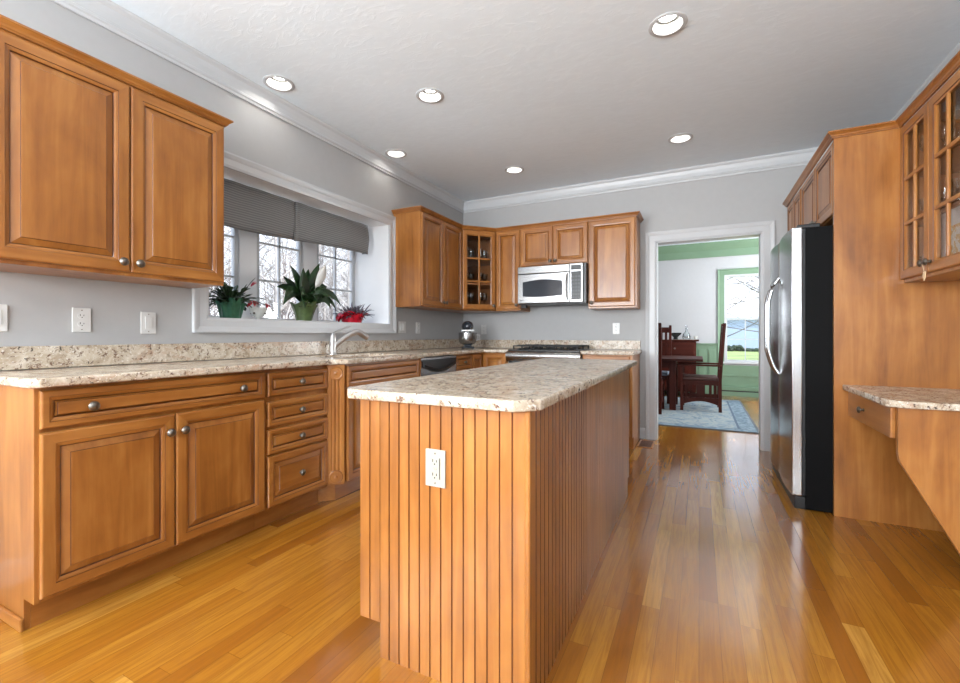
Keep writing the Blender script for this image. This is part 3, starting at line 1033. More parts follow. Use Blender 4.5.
B().box(MX1 - 0.148, MX1 - 0.045, MY - 0.002, MY + 0.002, MZ0 + 0.035, MZ1 - 0.085).build('keypad', BLACK_M, p)
b = B()
for i in range(3):
    for j in range(7):
        b.box(MX1 - 0.140 + i * 0.032, MX1 - 0.118 + i * 0.032, MY - 0.003, MY - 0.002, MZ0 + 0.045 + j * 0.036, MZ0 + 0.064 + j * 0.036)
b.build('buttons', plain('grey_keys', srgb(52, 54, 58), 0.4), p)
B().box(MX0 + 0.02, MX0 + 0.07, MY + 0.06, MY + 0.12, MZ0 - 0.03, MZ0).build('bracket', SLOT_M, c)

# ------------------------------------------------------------------ island
IX0, IX1, IY0, IY1 = -1.03, -0.425, 1.163, 3.12
IB = 0.862
c = thing('kitchen_island', 'long kitchen island clad in beadboard with toe kick on its door side', 'island', (-0.72, 2.15, 0))
B().box(IX0, IX1 - 0.012, IY0 + 0.012, IY1, 0.115, IB).box(IX0 + 0.075, IX1 - 0.012, IY0 + 0.012, IY1 - 0.06, 0, 0.115).build('body', WOOD['z'], c)


def beadboard(f, u0, u1, pitch, w0, depth, hw=0.0028, first=False):
    """comb profile: flat boards separated by narrow V grooves with a bead"""
    n = max(1, round((u1 - u0) / pitch))
    p = (u1 - u0) / n
    prof = [(u0, w0)]
    for k in range(n):
        a = u0 + k * p
        if k:
            prof += [(a - hw, w0 + depth), (a - hw * 0.45, w0 + depth - 0.0045), (a + hw * 0.45, w0 + depth - 0.0045), (a + hw, w0 + depth)]
        elif first:
            prof += [(a, w0 + depth - 0.0045), (a + hw * 0.45, w0 + depth - 0.0045), (a + hw, w0 + depth)]
        else:
            prof.append((a, w0 + depth))
    prof += [(u1, w0 + depth), (u1, w0)]
    return prof


# front panel, cut away for the toe kick on the left
def grooves(b, prof, f, v0, v1):
    lo = [b.bm.verts.new(f(u, w, v0)) for u, w in prof]
    hi = [b.bm.verts.new(f(u, w, v1)) for u, w in prof]
    n = len(prof)
    for i in range(n):
        j = (i + 1) % n
        wa, wb_ = prof[i][1], prof[j][1]
        dark = 1 if (min(wa, wb_) < max(pp[1] for pp in prof) - 0.003 and min(wa, wb_) > 0.0005 + min(pp[1] for pp in prof)) else 0
        b.face([lo[i], lo[j], hi[j], hi[i]], dark)
    b.face(lo[::-1], 0)
    b.face(hi, 0)


ff = lambda u, w, v: (u, IY0 + 0.012 - w, v)
b = B()
grooves(b, beadboard(None, IX0 - 0.008, IX0 + 0.075, 0.041, 0, 0.012), ff, 0.115, IB)
grooves(b, beadboard(None, IX0 + 0.075, IX1 - 0.012, 0.0405, 0, 0.012, first=True), ff, 0, IB)
b.build('front_panel', [WOOD['z'], BEAD], c)
fr = lambda u, w, v: (IX1 - 0.012 + w, u, v)
b = B()
grooves(b, beadboard(None, IY0 + 0.016, 1.89, 0.0405, 0, 0.012, 0.0055), fr, 0, IB)
b.build('side_panel', [WOOD['z'], GLAZE_SHADE], c)  # darker groove colour paints in the shading of this side
b = B()
grooves(b, beadboard(None, 1.896, IY1 - 0.06, 0.0405, 0, 0.0105), fr, 0, IB)
b.build('side_panel', [WOOD['z'], WOOD['z']], c)
B().box(IX1 - 0.012, IX1 - 0.001, IY1 - 0.06, IY1, 0.115, IB).build('end_stile', WOOD['z'], c)
B().box(IX1 - 0.016, IX1 + 0.002, IY0 - 0.002, IY0 + 0.016, 0, IB).build('corner_bead', WOOD['z'], c, bevel=0.005)
for k, (a, w) in enumerate(((1.185, 0.47), (1.66, 0.47), (2.135, 0.47), (2.61, 0.49))):
    panel_door(c, (IX0, a + w, 0.72), (0, -1, 0), (-1, 0, 0), w, 0.13, 'drawer', 0.04, knobs=((w / 2, 0.065),), horiz=True)
    panel_door(c, (IX0, a + w, 0.125), (0, -1, 0), (-1, 0, 0), w, 0.585, knobs=((w - 0.03 if k % 2 else 0.03, 0.53),))

o = fill2d('countertop', [(-1.05, 1.115), (-0.455, 1.115), (-0.395, 1.175), (-0.39, 3.27), (-0.43, 3.31), (-1.05, 3.31), (-1.09, 3.27), (-1.09, 1.155)], [],
           IB, IB + 0.033, XY, GRANITE, bevel=0.006)
tag(o, 'large pale granite slab with clipped corners on the island', 'countertop')


# ------------------------------------------------------------------ wall plates
def plate(label, P, U, N, w=0.072, h=0.116, kind='duplex', name='outlet', mat=WHITE_M, gangs=1):
    """cover plate centred at P"""
    P, U, N = Vector(P), Vector(U), Vector(N)
    Z = Vector((0, 0, 1))
    f = lambda u, v, ww: P + U * u + Z * v + N * ww
    t = thing(name, label, name.replace('light_', '').replace('_', ' '), P)
    B().prism(rect(-w / 2, w / 2, -h / 2, h / 2), f, 0, 0.006).build('cover_plate', mat, t, bevel=0.002)
    for g in range(gangs):
        du = (g - (gangs - 1) / 2) * 0.046
        if kind == 'duplex':
            for s in (-1, 1):
                r = B().prism([(du + 0.017 * cos(a) , s * 0.0195 + 0.0145 * sin(a)) for a in [2 * pi * i / 18 for i in range(18)]], f, 0.004, 0.0085).build('receptacle', mat, t)
                b = B()
                b.prism(rect(du - 0.008, du - 0.0055, s * 0.0195 - 0.001, s * 0.0195 + 0.008), f, 0.0083, 0.0088)
                b.prism(rect(du + 0.0055, du + 0.008, s * 0.0195 - 0.001, s * 0.0195 + 0.006), f, 0.0083, 0.0088)
                b.prism(rect(du - 0.002, du + 0.002, s * 0.0195 - 0.0095, s * 0.0195 - 0.005), f, 0.0083, 0.0088)
                b.build('slot', SLOT_M, r)
        elif kind == 'gfci':
            r = B().prism(rect(-0.0165, 0.0165, -0.033, 0.033), f, 0.004, 0.009).build('receptacle', mat, t, bevel=0.001)
            b = B()
            for s in (-1, 1):
                b.prism(rect(-0.008, -0.0055, s * 0.021 - 0.001, s * 0.021 + 0.008), f, 0.0088, 0.0094)
                b.prism(rect(0.0055, 0.008, s * 0.021 - 0.001, s * 0.021 + 0.006), f, 0.0088, 0.0094)
                b.prism(rect(-0.002, 0.002, s * 0.021 - 0.0095, s * 0.021 - 0.005), f, 0.0088, 0.0094)
            b.build('slot', SLOT_M, r)
            b = B()
            b.prism(rect(-0.008, -0.001, -0.004, 0.004), f, 0.0088, 0.011)
            b.prism(rect(0.001, 0.008, -0.004, 0.004), f, 0.0088, 0.011)
            b.build('test_button', CREAM_M, r)
            B().prism(rect(0.0170, 0.0185, -0.033, 0.033), f, 0.0055, 0.0066).build('seam', SLOT_M, t)
        else:
            r = B().prism(rect(du - 0.0165, du + 0.0165, -0.033, 0.033), f, 0.004, 0.0095).build('rocker', mat, t, bevel=0.0015)
    b = B()
    for g in range(gangs):
        du = (g - (gangs - 1) / 2) * 0.046
        for s in (-1, 1):
            b.prism([(du + 0.003 * cos(2 * pi * i / 8), s * 0.046 + 0.003 * sin(2 * pi * i / 8)) for i in range(8)], f, 0.0055, 0.0068)
    b.build('screw', PEWTER_M, t)
    return t


EX = (1, 0, 0)
plate('white wall plate at the very left edge of the photo above the backsplash', (XL, 0.742, 1.148), (0, 1, 0), EX, kind='rocker', name='light_switch')
plate('white duplex outlet under the wall cabinet left of the window', (XL, 1.030, 1.147), (0, 1, 0), EX)
plate('white single rocker switch between the duplex outlet and the window casing', (XL, 1.315, 1.140), (0, 1, 0), EX, kind='rocker', name='light_switch')
plate('wide white double rocker switch just right of the window', (XL, 3.57, 1.152), (0, 1, 0), EX, w=0.118, kind='rocker', name='light_switch', gangs=2)
plate('white single outlet plate right of the double switch, left of the mixer', (XL, 3.845, 1.150), (0, 1, 0), EX)
plate('white outlet on the back wall just right of the mixer', (-2.36, YB, 1.143), (1, 0, 0), (0, -1, 0))
plate('white duplex outlet on the back wall below the tall right cabinet', (-0.79, YB, 1.143), (1, 0, 0), (0, -1, 0))
plate('almond outlet on the beadboard end of the island', (-0.733, IY0, 0.661), (1, 0, 0), (0, -1, 0), kind='gfci', mat=CREAM_M)

# ------------------------------------------------------------------ tall fridge enclosure, fridge
PX = 0.718
c = thing('fridge_surround', 'tall wood panel and over-fridge cabinets enclosing the refrigerator', 'cabinet', (1.04, 4.0, 0))
B().box(PX, XR, 3.275, 3.298, 0, 2.255).build('side_panel', WOOD['z'], c, bevel=0.0015)
B().box(PX + 0.02, XR, 3.298, 4.245, 1.80, 2.255).build('over_fridge_box', WOOD['z'], c)
B().box(PX + 0.02, XR, 4.246, 4.838, 0.11, 2.255).box(PX + 0.09, XR, 4.246, 4.838, 0, 0.11).build('pantry_box', WOOD['z'], c)
for y1, y0, z0, kk in ((3.755, 3.305, 1.806, 0.42), (4.21, 3.76, 1.806, 0.03), (4.53, 4.25, 0.125, None), (4.82, 4.535, 0.125, None)):
    panel_door(c, (PX + 0.02, y1, z0), (0, -1, 0), (-1, 0, 0), y1 - y0, 2.238 - z0, fw=0.055,
               knobs=((0.03 if y0 == 3.305 else y1 - y0 - 0.03, 0.04 if z0 > 1 else 0.9),))
o = B().sweep([(PX, 4.838), (PX, 3.275), (1.02, 3.275), (1.02, 2.573), (XR, 2.573)], [(o, 2.243 + z) for o, z in woodcrown], out=-1).build('cabinet_moulding', WOOD['y'])
tag(o, 'stained wood cornice strip over the fridge panel and glass cabinets', 'moulding')

c = thing('refrigerator', 'side-by-side stainless refrigerator with black side beside the tall wood panel', 'refrigerator', (0.95, 3.77, 0))
B().box(0.585, 1.32, 3.302, 4.232, 0.004, 1.735).build('body', FRIDGE_BLACK, c, bevel=0.006)
B().box(0.53, 0.60, 3.312, 4.226, 0.0, 0.075).build('kick_grille', BLACK_M, c, bevel=0.004)
B().box(0.571, 0.585, 3.312, 4.226, 0.085, 1.73).build('gasket', RUBBER_M, c)
SPL = 3.80


def fridge_door(y0, y1, ys):
    n = 10
    poly = [(0.571, y0), (0.571, y1)]
    for i in range(n + 1):
        a = i / n
        poly.append((0.517 - 0.012 * sin(pi * a), y1 - (y1 - y0) * a))
    d = B().prism(poly, XY, 0.08, 1.742).build('door', STEEL_V, c, bevel=0.006)
    pts = []
    for i in range(17):
        a = i / 16
        pts.append((0.508 - 0.062 * min(1, 4.0 * min(a, 1 - a)) ** 0.6, ys, 0.80 + 0.68 * a))
    B().tube(pts, 0.0125, 12).build('handle', STEEL_V, d, smooth=True)
    return d


fridge_door(SPL + 0.004, 4.229, SPL + 0.05)
fridge_door(3.309, SPL - 0.004, SPL - 0.05)
for yy in (3.34, 4.19):
    B().box(0.545, 0.66, yy - 0.028, yy + 0.028, 1.733, 1.757).build('hinge_cover', BLACK_M, c, bevel=0.004)

# ------------------------------------------------------------------ glass wall cabinet on the right + desk
GX = 1.034
c = thing('glass_cabinet', 'wall cabinet with two six-pane glass doors hung over the desk', 'cabinet', (1.2, 2.93, 1.372))
g0, g1 = 2.585, 3.274
b = B()
b.box(GX, XR, g0, g1, 1.372, 1.392).box(GX, XR, g0, g1, 2.235, 2.255).box(XR - 0.012, XR, g0, g1, 1.372, 2.255)
b.box(GX, XR, g0, g0 + 0.018, 1.372, 2.255).box(GX, XR, g1 - 0.018, g1, 1.372, 2.255)
b.build('body', [INNER], c)
b = B()
for r in (rect(g0, g0 + 0.02, 1.372, 2.255), rect(g1 - 0.02, g1, 1.372, 2.255), rect(g0 + 0.02, g1 - 0.02, 1.372, 1.40), rect(g0 + 0.02, g1 - 0.02, 2.22, 2.255),
          rect(2.91, 2.95, 1.40, 2.22)):
    b.prism(r, YZ, GX - 0.001, GX + 0.018)
b.build('face_frame', WOOD['z'], c)
B().box(GX - 0.0012, XR, g0 - 0.012, g0 - 0.0005, 1.372, 2.255).build('end_panel', WOOD['z'], c)
B().box(GX - 0.0005, XR, g0, g1, 1.368, 1.3715).build('bottom_panel', WOOD['y'], c)
GSH = [1.392, 1.69, 1.965]
for zz in GSH[1:]:
    B().box(GX + 0.03, XR - 0.012, g0 + 0.018, g1 - 0.018, zz - 0.016, zz).build('shelf', INNER, c)
glass_door(c, (GX - 0.001, 3.272, 1.385), (0, -1, 0), (-1, 0, 0), 0.340, 0.852, knobs=((0.312, 0.05),))
glass_door(c, (GX - 0.001, 2.928, 1.385), (0, -1, 0), (-1, 0, 0), 0.340, 0.852, knobs=((0.028, 0.05),))
o = B()
o.prism([(2.921, 1.39), (2.945, 1.39), (2.952, 1.372), (2.939, 1.345), (2.926, 1.36)], YZ, GX - 0.0345, GX - 0.031)
o.tube([(GX - 0.034, 2.933, 1.388), (GX - 0.036, 2.944, 1.42), (GX - 0.036, 2.958, 1.433)], 0.0015, 6)
t = o.build('hang_tag', plain('cream_ribbon', srgb(226, 198, 160), 0.7))
tag(t, 'small cream tag dangling from the glass cabinet knob', 'tag')

c = thing('desk', 'built-in desk with one drawer and slanted end bracket against the tall panel', 'desk', (1.08, 2.95, 0))
B().box(0.803, XR, 2.63, 3.272, 0.605, 0.752).build('apron_box', WOOD['y'], c)
d = B().box(0.782, 0.803, 2.632, 3.268, 0.603, 0.746).build('drawer', WOOD['y'], c, bevel=0.005)
knob(d, (0.782, 2.99, 0.678), (-1, 0, 0))
B().prism([(0.800, 0.752), (0.800, 0.545), (0.806, 0.505), (1.072, -0.0), (XR, 0.0), (XR, 0.752)], XZ, 2.60, 2.628).build('end_bracket', WOOD['z'], c, bevel=0.002)
o = fill2d('countertop', [(0.757, 2.60), (0.795, 2.56), (XR, 2.56), (XR, 3.274), (0.757, 3.274)], [], 0.752, 0.783, XY, GRANITE, bevel=0.005)
tag(o, 'granite slab with clipped corner topping the built-in desk', 'countertop')


# ------------------------------------------------------------------ glassware
def lathe_item(name, prof, mat, n=20):
    return B().lathe((0, 0, 0), prof, n).build(name, mat, smooth=True, origin=(0, 0, 0))


WINE = [(0.034, 0), (0.034, 0.002), (0.006, 0.006), (0.004, 0.015), (0.004, 0.085), (0.010, 0.095), (0.032, 0.115), (0.038, 0.145), (0.033, 0.19), (0.0315, 0.19), (0.036, 0.145), (0.030, 0.117), (0.001, 0.10)]
TUMB = [(0.030, 0), (0.031, 0.002), (0.036, 0.11), (0.0345, 0.11), (0.0295, 0.008), (0.001, 0.007)]
GOB = [(0.032, 0), (0.032, 0.003), (0.008, 0.008), (0.006, 0.04), (0.014, 0.05), (0.034, 0.07), (0.040, 0.12), (0.0385, 0.12), (0.032, 0.072), (0.001, 0.055)]
protos = {}


def place(kind, prof, loc, label, group, cat='glass'):
    if kind not in protos:
        protos[kind] = lathe_item(kind, prof, CLEAR_M)
        o = protos[kind]
    else:
        o = protos[kind].copy()
        COL.objects.link(o)
    o.location = loc
    return tag(o, label, cat, group)


cc = (A1 + A2) / 2
for lev, kind, prof, lab in ((0, 'wine_glass', WINE, 'stemmed wine glass on the bottom shelf of the glass corner cabinet'),
                             (1, 'goblet', GOB, 'clear goblet on the middle shelf of the glass corner cabinet'),
                             (2, 'tumbler', TUMB, 'clear tumbler on the top shelf of the glass corner cabinet')):
    for i in range(4):
        p = cc - N * (0.06 + 0.085 * (i % 2)) + U * ((i - 1.5) * 0.082)
        place(kind, prof, (p.x, p.y, SH[lev] + 0.0005), lab, lab.split(' on ')[1] + ' glasses')
for lev, kind, prof, lab, n in ((0, 'tumbler', TUMB, 'clear tumbler on the lowest shelf of the glass cabinet over the desk', 3),
                                (1, 'goblet', GOB, 'clear goblet on the middle shelf of the glass cabinet over the desk', 6),
                                (2, 'wine_glass', WINE, 'stemmed wine glass on the top shelf of the glass cabinet over the desk', 6)):
    for i in range(n):
        place(kind, prof, (GX + 0.075 + 0.085 * (i % 2), 3.20 - i * 0.086, GSH[lev] + 0.0005), lab, lab.split(' on ')[1] + ' glasses')


def book_cover(name, a, bcol):
    t = NT(name)
    v = t.coords((1, 1, 1), rnd=False)
    n = t.noise(v, 18, 3, 0.5, 1.0)
    t.base(t.ramp(n, [(0.42, a), (0.5, bcol), (0.62, srgb(190, 90, 60))], 'CONSTANT'))
    t.set(Roughness=0.4)
    return t.m


c = thing('cookbook', 'white cookbook with photo cover standing on the lowest shelf behind the right glass door', 'book', (1.09, 2.84, GSH[0]))
g = GSH[0] + 0.0005
B().box(1.075, 1.079, 2.72, 2.97, g, g + 0.28).box(1.101, 1.105, 2.72, 2.97, g, g + 0.28).box(1.075, 1.105, 2.967, 2.97, g, g + 0.28).build('cover', plain('white_paper_cover', srgb(206, 210, 216), 0.4), c)
B().box(1.079, 1.101, 2.725, 2.966, g + 0.003, g + 0.277).build('pages', plain('page_paper', srgb(212, 206, 194), 0.8), c)
B().box(1.0738, 1.075, 2.725, 2.90, g + 0.02, g + 0.20).build('cover_picture', book_cover('food_photo', srgb(214, 214, 210), srgb(206, 176, 130)), c)

# ------------------------------------------------------------------ stand mixer (faces the room diagonally)
c = thing('stand_mixer', 'dark stand mixer with steel bowl in the counter corner', 'mixer', (0, 0, 0))
MIX = plain('gunmetal_enamel', srgb(38, 44, 52), 0.18, var=0.1, coat=0.6)
B().box(-0.085, 0.085, -0.17, 0.13, 0.008, 0.035).box(-0.05, 0.05, -0.15, -0.07, 0.03, 0.06).build('base', MIX, c, bevel=0.018, seg=3)
B().box(-0.045, 0.045, 0.04, 0.12, 0.03, 0.27).build('column', MIX, c, bevel=0.02, seg=3)
hd = B().lathe((0, 0.16, 0.300), [(0.0001, 0.0), (0.04, 0.006), (0.066, 0.03), (0.078, 0.10), (0.080, 0.20), (0.076, 0.25), (0.064, 0.295), (0.040, 0.32), (0.0001, 0.328)], 24, axis='-y', sy=0.98).build('motor_head', MIX, c, smooth=True)
B().box(-0.080, 0.080, -0.160, 0.10, 0.236, 0.258).build('trim_band', CHROME_M, hd, bevel=0.004)
B().lathe((0, -0.168, 0.300), [(0.022, 0), (0.022, 0.008), (0.018, 0.010), (0.0001, 0.010)], 20, axis='-y').build('hub_cap', MIX, hd, smooth=True)
B().lathe((0, -0.10, 0.20), [(0.016, 0), (0.02, 0.05), (0.024, 0.06)], 16).build('attachment_shaft', CHROME_M, c, smooth=True)
B().lathe((0, -0.085, 0.055), [(0.055, 0), (0.06, 0.004), (0.095, 0.016), (0.112, 0.04), (0.119, 0.09), (0.120, 0.160), (0.124, 0.163), (0.118, 0.161), (0.114, 0.09), (0.001, 0.02)], 28).build('bowl', STEEL_H, c, smooth=True)
B().tube([(0.098, -0.11, 0.19), (0.15, -0.115, 0.185), (0.158, -0.115, 0.13), (0.10, -0.105, 0.11)], 0.007, 8).build('bowl_handle', CHROME_M, c, smooth=True)
for sx in (-1, 1):
    for sy in (-0.15, 0.11):
        B().lathe((sx * 0.065, sy, 0), [(0.014, 0), (0.014, 0.01)], 12).build('foot', RUBBER_M, c)
c.location = (-2.30, 4.30, CT + 0.0003)
c.rotation_euler = (0, 0, radians(30))
c.scale = (0.84, 0.84, 0.82)

# ------------------------------------------------------------------ window valance
def fabric():
    t = NT('grey_striped_linen')
    tc = t.new('ShaderNodeTexCoord')
    sp = t.new('ShaderNodeSeparateXYZ')
    t.link(tc.outputs['Object'], sp.inputs[0])
    st = t.math('FRACT', t.math('MULTIPLY', sp.outputs['Z'], 62.0))
    m = t.math('GREATER_THAN', st, 0.62)
    n = t.noise(t.coords((1, 30, 30), rnd=False), 8, 4)
    c0 = t.ramp(n, [(0.3, srgb(98, 99, 101)), (0.7, srgb(120, 121, 122))])
    c1 = t.mix(t.math('MULTIPLY', m, 0.55), c0, srgb(156, 155, 152))
    t.base(c1)
    t.set(Roughness=0.9, Sheen_Weight=0.2)
    t.bump(n, 0.1, 0.002)
    return t.m


VAL = fabric()
t = thing('window_valance', 'grey striped fabric valance hanging across the top of the kitchen window', 'valance', (-2.8, 2.5, 1.82))
B().box(-2.83, -2.80, 1.665, 3.20, 2.075, 2.105).build('headrail', TRIM_M, t)


def swag(y0, y1, zend0, zend1, sag):
    nu, nv = 24, 8
    rings = []
    for i in range(nu + 1):
        a = i / nu
        y = y0 + (y1 - y0) * a
        zb = zend0 + (zend1 - zend0) * a - sag * sin(pi * a)
        rings.append([(-2.797 + 0.028 * sin(pi * j / nv) * (0.7 + 0.3 * cos(a * 9)) + 0.004 * sin(a * 23 + j), y, 2.105 + (zb - 2.105) * j / nv) for j in range(nv + 1)])
    b = B()
    b.rings(rings, closed_ring=False, cap0=False, cap1=False)
    o = b.build('fabric_panel', VAL, t, smooth=True, angle=180)
    s = o.modifiers.new('solidify', 'SOLIDIFY')
    s.thickness = 0.006


swag(1.66, 2.395, 1.80, 1.808, 0.012)
swag(2.40, 3.23, 1.808, 1.835, -0.006)
b = B()
b.box(-2.802, -2.768, 2.385, 2.41, 1.80, 2.10)
b.build('pleat', VAL, t, bevel=0.006)
B().box(-2.86, -2.795, 3.222, 3.23, 1.84, 2.10).build('return_flap', VAL, t, bevel=0.002)

# ------------------------------------------------------------------ plants on the sill
SILL = WZ0 + 0.0004
LEAF1 = plain('dark_cactus_green', srgb(38, 58, 30), 0.4, var=0.35, scale=30)
LEAF2 = plain('deep_lily_green', srgb(34, 66, 30), 0.35, var=0.4, scale=14)
FOILG = plain('green_foil_wrap', srgb(50, 102, 74), 0.3, 0.25, var=0.45, scale=16, bump=0.3)
FOILG2 = plain('olive_green_foil', srgb(80, 98, 58), 0.3, 0.25, var=0.45, scale=16, bump=0.3)
FOILR = plain('red_foil_wrap', srgb(186, 22, 44), 0.18, 0.3, var=0.45, scale=40, bump=0.5)
REDF = plain('red_petal', srgb(196, 16, 38), 0.45, var=0.2)
WHITEF = plain('white_spathe', srgb(240, 240, 236), 0.5, var=0.03)
SOIL = plain('potting_soil', srgb(50, 36, 26), 0.9, var=0.3, scale=80)
PORC = plain('white_porcelain', srgb(204, 204, 198), 0.2, var=0.08, scale=50)
SUCC = plain('blue_grey_foliage', srgb(104, 100, 112), 0.5, var=0.45, scale=40)


def leaf(b, base, direction, length, width, droop=0.5, curl=0.15, n=7, mi=None, seg_pinch=False):
    base, d = Vector(base), Vector(direction).normalized()
    side = d.cross(Vector((0, 0, 1)))
    side = side.normalized() if side.length > 1e-3 else Vector((1, 0, 0))
    rings = []
    p = base.copy()
    for i in range(n + 1):
        a = i / n
        w = width * (sin(pi * min(1, a * 0.93 + 0.05)) ** 0.8)
        if seg_pinch:
            w = width * (0.45 + 0.55 * abs(sin(a * pi * 3.0)))
            if i in (0, n):
                w *= 0.4
        nrm = side.cross(d).normalized()
        up = nrm * (curl * w)
        rings.append([p - side * w / 2 + up, p - nrm * 0.001, p + side * w / 2 + up, p + nrm * 0.0012])
        d = (d + Vector((0, 0, -droop / n))).normalized()
        p = p + d * (length / n)
    b.rings(rings)


def foil_pot(parent, x, y, z, rb, rt, h, mat, ruff=0.012, nm='foil_wrapped_pot', lobes=9):
    rings = []
    n = 54
    for (a, rr, hh) in ((0, rb, 0), (0.15, rb, 0.012), (0.5, (rb + rt) / 2, h * 0.5), (0.9, rt, h * 0.88), (1, rt + 0.012, h)):
        ring = []
        for i in range(n):
            th = 2 * pi * i / n
            k = rr + a * ruff * 0.6 * sin(th * lobes) + a * 0.003 * sin(th * 23)
            ring.append((x + k * cos(th), y + k * sin(th), z + hh + a * a * ruff * sin(th * lobes * 0.5 + 1)))
        rings.append(ring)
    rings.append([(x + (px - x) * 0.86, y + (py - y) * 0.86, z + h * 0.86) for px, py, pz in rings[-1]])
    o = B().rings(rings).build(nm, mat, parent, smooth=True, angle=60)
    return o


# christmas cactus
px, py = -2.83, 1.90
c = thing('potted_plant', 'dark green holiday cactus with red buds in green foil pot, left on the sill', 'plant', (px, py, SILL))
foil_pot(c, px, py, SILL, 0.062, 0.078, 0.125, FOILG, 0.018)
B().lathe((px, py, SILL + 0.10), [(0.07, 0), (0.06, 0.012), (0.0001, 0.016)], 20).build('soil', SOIL, c)
b = B()
rr = random.Random(3)
tips = []
for i in range(95):
    th = rr.uniform(0, 2 * pi)
    el = rr.uniform(0.3, 1.45)
    d = Vector((cos(th) * cos(el), sin(th) * cos(el), sin(el)))
    L = rr.uniform(0.08, 0.15)
    r0 = rr.uniform(0, 0.05)
    leaf(b, (px + r0 * cos(th), py + r0 * sin(th), SILL + 0.115), d, L, rr.uniform(0.028, 0.042), droop=rr.uniform(0.3, 1.5), n=9, seg_pinch=True)
for yy, zz in ((0.20, 0.09), (0.20, 0.14), (0.12, 0.19), (-0.14, 0.14), (-0.17, 0.1)):
    leaf(b, (px, py + 0.03 * (1 if yy > 0 else -1), SILL + 0.12), (0.05, yy, zz), 0.22, 0.024, droop=0.9 if zz < 0.16 else 0.1, n=9, seg_pinch=True)
b.build('foliage', LEAF1, c, smooth=True, angle=180)
for (dx, dy, dz, vx, vy, vz) in ((0.03, 0.13, 0.235, 0.1, 0.5, 0.7), (0.03, 0.245, 0.125, 0.1, 0.5, -0.7), (0.07, 0.115, 0.135, 0.2, 0.4, -0.6), (0.09, 0.08, 0.13, 0.3, -0.3, -0.6)):
    b = B()
    for k in range(7):
        a = 2 * pi * k / 7
        leaf(b, (px + dx, py + dy, SILL + dz), Vector((vx, vy, vz)) + 0.35 * Vector((cos(a), sin(a) * 0.4, sin(a))), 0.045, 0.014, droop=0.1, n=5)
    b.build('flower', REDF, c, smooth=True, angle=180)

# small porcelain cup
c = thing('footed_cup', 'small white footed porcelain cup on the sill between the cactus and the lily', 'cup', (-2.80, 2.105, SILL))
B().lathe((-2.80, 2.085, SILL), [(0.026, 0), (0.027, 0.004), (0.014, 0.012), (0.013, 0.018), (0.039, 0.034), (0.053, 0.060), (0.058, 0.090), (0.055, 0.090), (0.049, 0.060), (0.001, 0.03)], 28).build('bowl', PORC, c, smooth=True)
b = B()
for i in range(4):
    a = 2 * pi * i / 4 + 0.4
    b.lathe((-2.80 + 0.050 * cos(a), 2.085 + 0.050 * sin(a), SILL + 0.05), [(0.0001, -0.008), (0.008, -0.004), (0.009, 0.002), (0.0001, 0.008)], 8)
b.build('relief_ornament', PEWTER_M, c, smooth=True)

# peace lily
px, py = -2.80, 2.49
c = thing('potted_plant', 'peace lily with one white bloom in an olive foil-wrapped pot mid sill', 'plant', (px, py, SILL))
foil_pot(c, px, py, SILL, 0.058, 0.088, 0.145, FOILG2, 0.015, lobes=7)
B().lathe((px, py, SILL + 0.115), [(0.085, 0), (0.07, 0.012), (0.0001, 0.016)], 20).build('soil', SOIL, c)


def bleaf(b, p0, p1, p2, width, n=10, cup=0.18):
    """broad pointed leaf along a curve from p0 through p1 to p2"""
    p0, p1, p2 = Vector(p0), Vector(p1), Vector(p2)
    rings = []
    for i in range(n + 1):
        a = i / n
        p = p0 * (1 - a) ** 2 + p1 * 2 * a * (1 - a) + p2 * a * a
        d = ((p1 - p0) * (1 - a) + (p2 - p1) * a).normalized()
        view = Vector((1.0, 0.15, 0.55))
        side = d.cross(view).normalized()
        nrm = side.cross(d).normalized()
        w = 1.4 * width * max(0.05, sin(pi * min(1.0, 0.06 + 0.94 * a) ** 1.15)) * (0.12 if a < 0.12 else 1)
        up = nrm * cup * w
        rings.append([p - side * w / 2 + up, p - nrm * 0.0012, p + side * w / 2 + up, p + nrm * 0.0012])
    b.rings(rings)


b = B()
Zb = SILL + 0.13
for dx, (ty, tz), (cy_, cz), wv in (
        (0.05, (-0.175, 0.42), (-0.10, 0.30), 0.085), (0.03, (-0.035, 0.42), (-0.05, 0.26), 0.085), (-0.02, (0.175, 0.49), (0.06, 0.30), 0.07),
        (0.08, (-0.26, 0.12), (-0.14, 0.33), 0.07), (0.10, (-0.25, 0.17), (-0.10, 0.30), 0.06), (-0.05, (-0.21, 0.26), (-0.10, 0.27), 0.07),
        (0.06, (0.34, 0.14), (0.20, 0.33), 0.07), (-0.03, (0.30, 0.22), (0.16, 0.34), 0.065), (0.02, (0.22, 0.30), (0.11, 0.30), 0.07),
        (0.10, (-0.08, 0.10), (-0.07, 0.24), 0.06), (0.11, (0.17, 0.11), (0.14, 0.24), 0.065), (-0.04, (0.08, 0.43), (0.02, 0.28), 0.08),
        (0.12, (0.02, 0.16), (0.02, 0.27), 0.075), (0.13, (-0.14, 0.19), (-0.06, 0.28), 0.07), (0.12, (0.12, 0.22), (0.06, 0.28), 0.07),
        (-0.12, (-0.10, 0.36), (-0.04, 0.26), 0.08), (-0.12, (0.12, 0.33), (0.05, 0.28), 0.08), (0.09, (0.25, 0.10), (0.20, 0.26), 0.05)):
    bleaf(b, (px, py + ty * 0.08, Zb), (px + dx * 0.6, py + cy_, SILL + cz), (px + dx, py + ty, SILL + tz), wv)
b.build('foliage', LEAF2, c, smooth=True, angle=180)
b = B()
b.tube([(px, py, SILL + 0.12), (px + 0.07, py + 0.04, SILL + 0.26)], 0.003, 6)
b.build('flower_stem', LEAF2, c)
b = B()
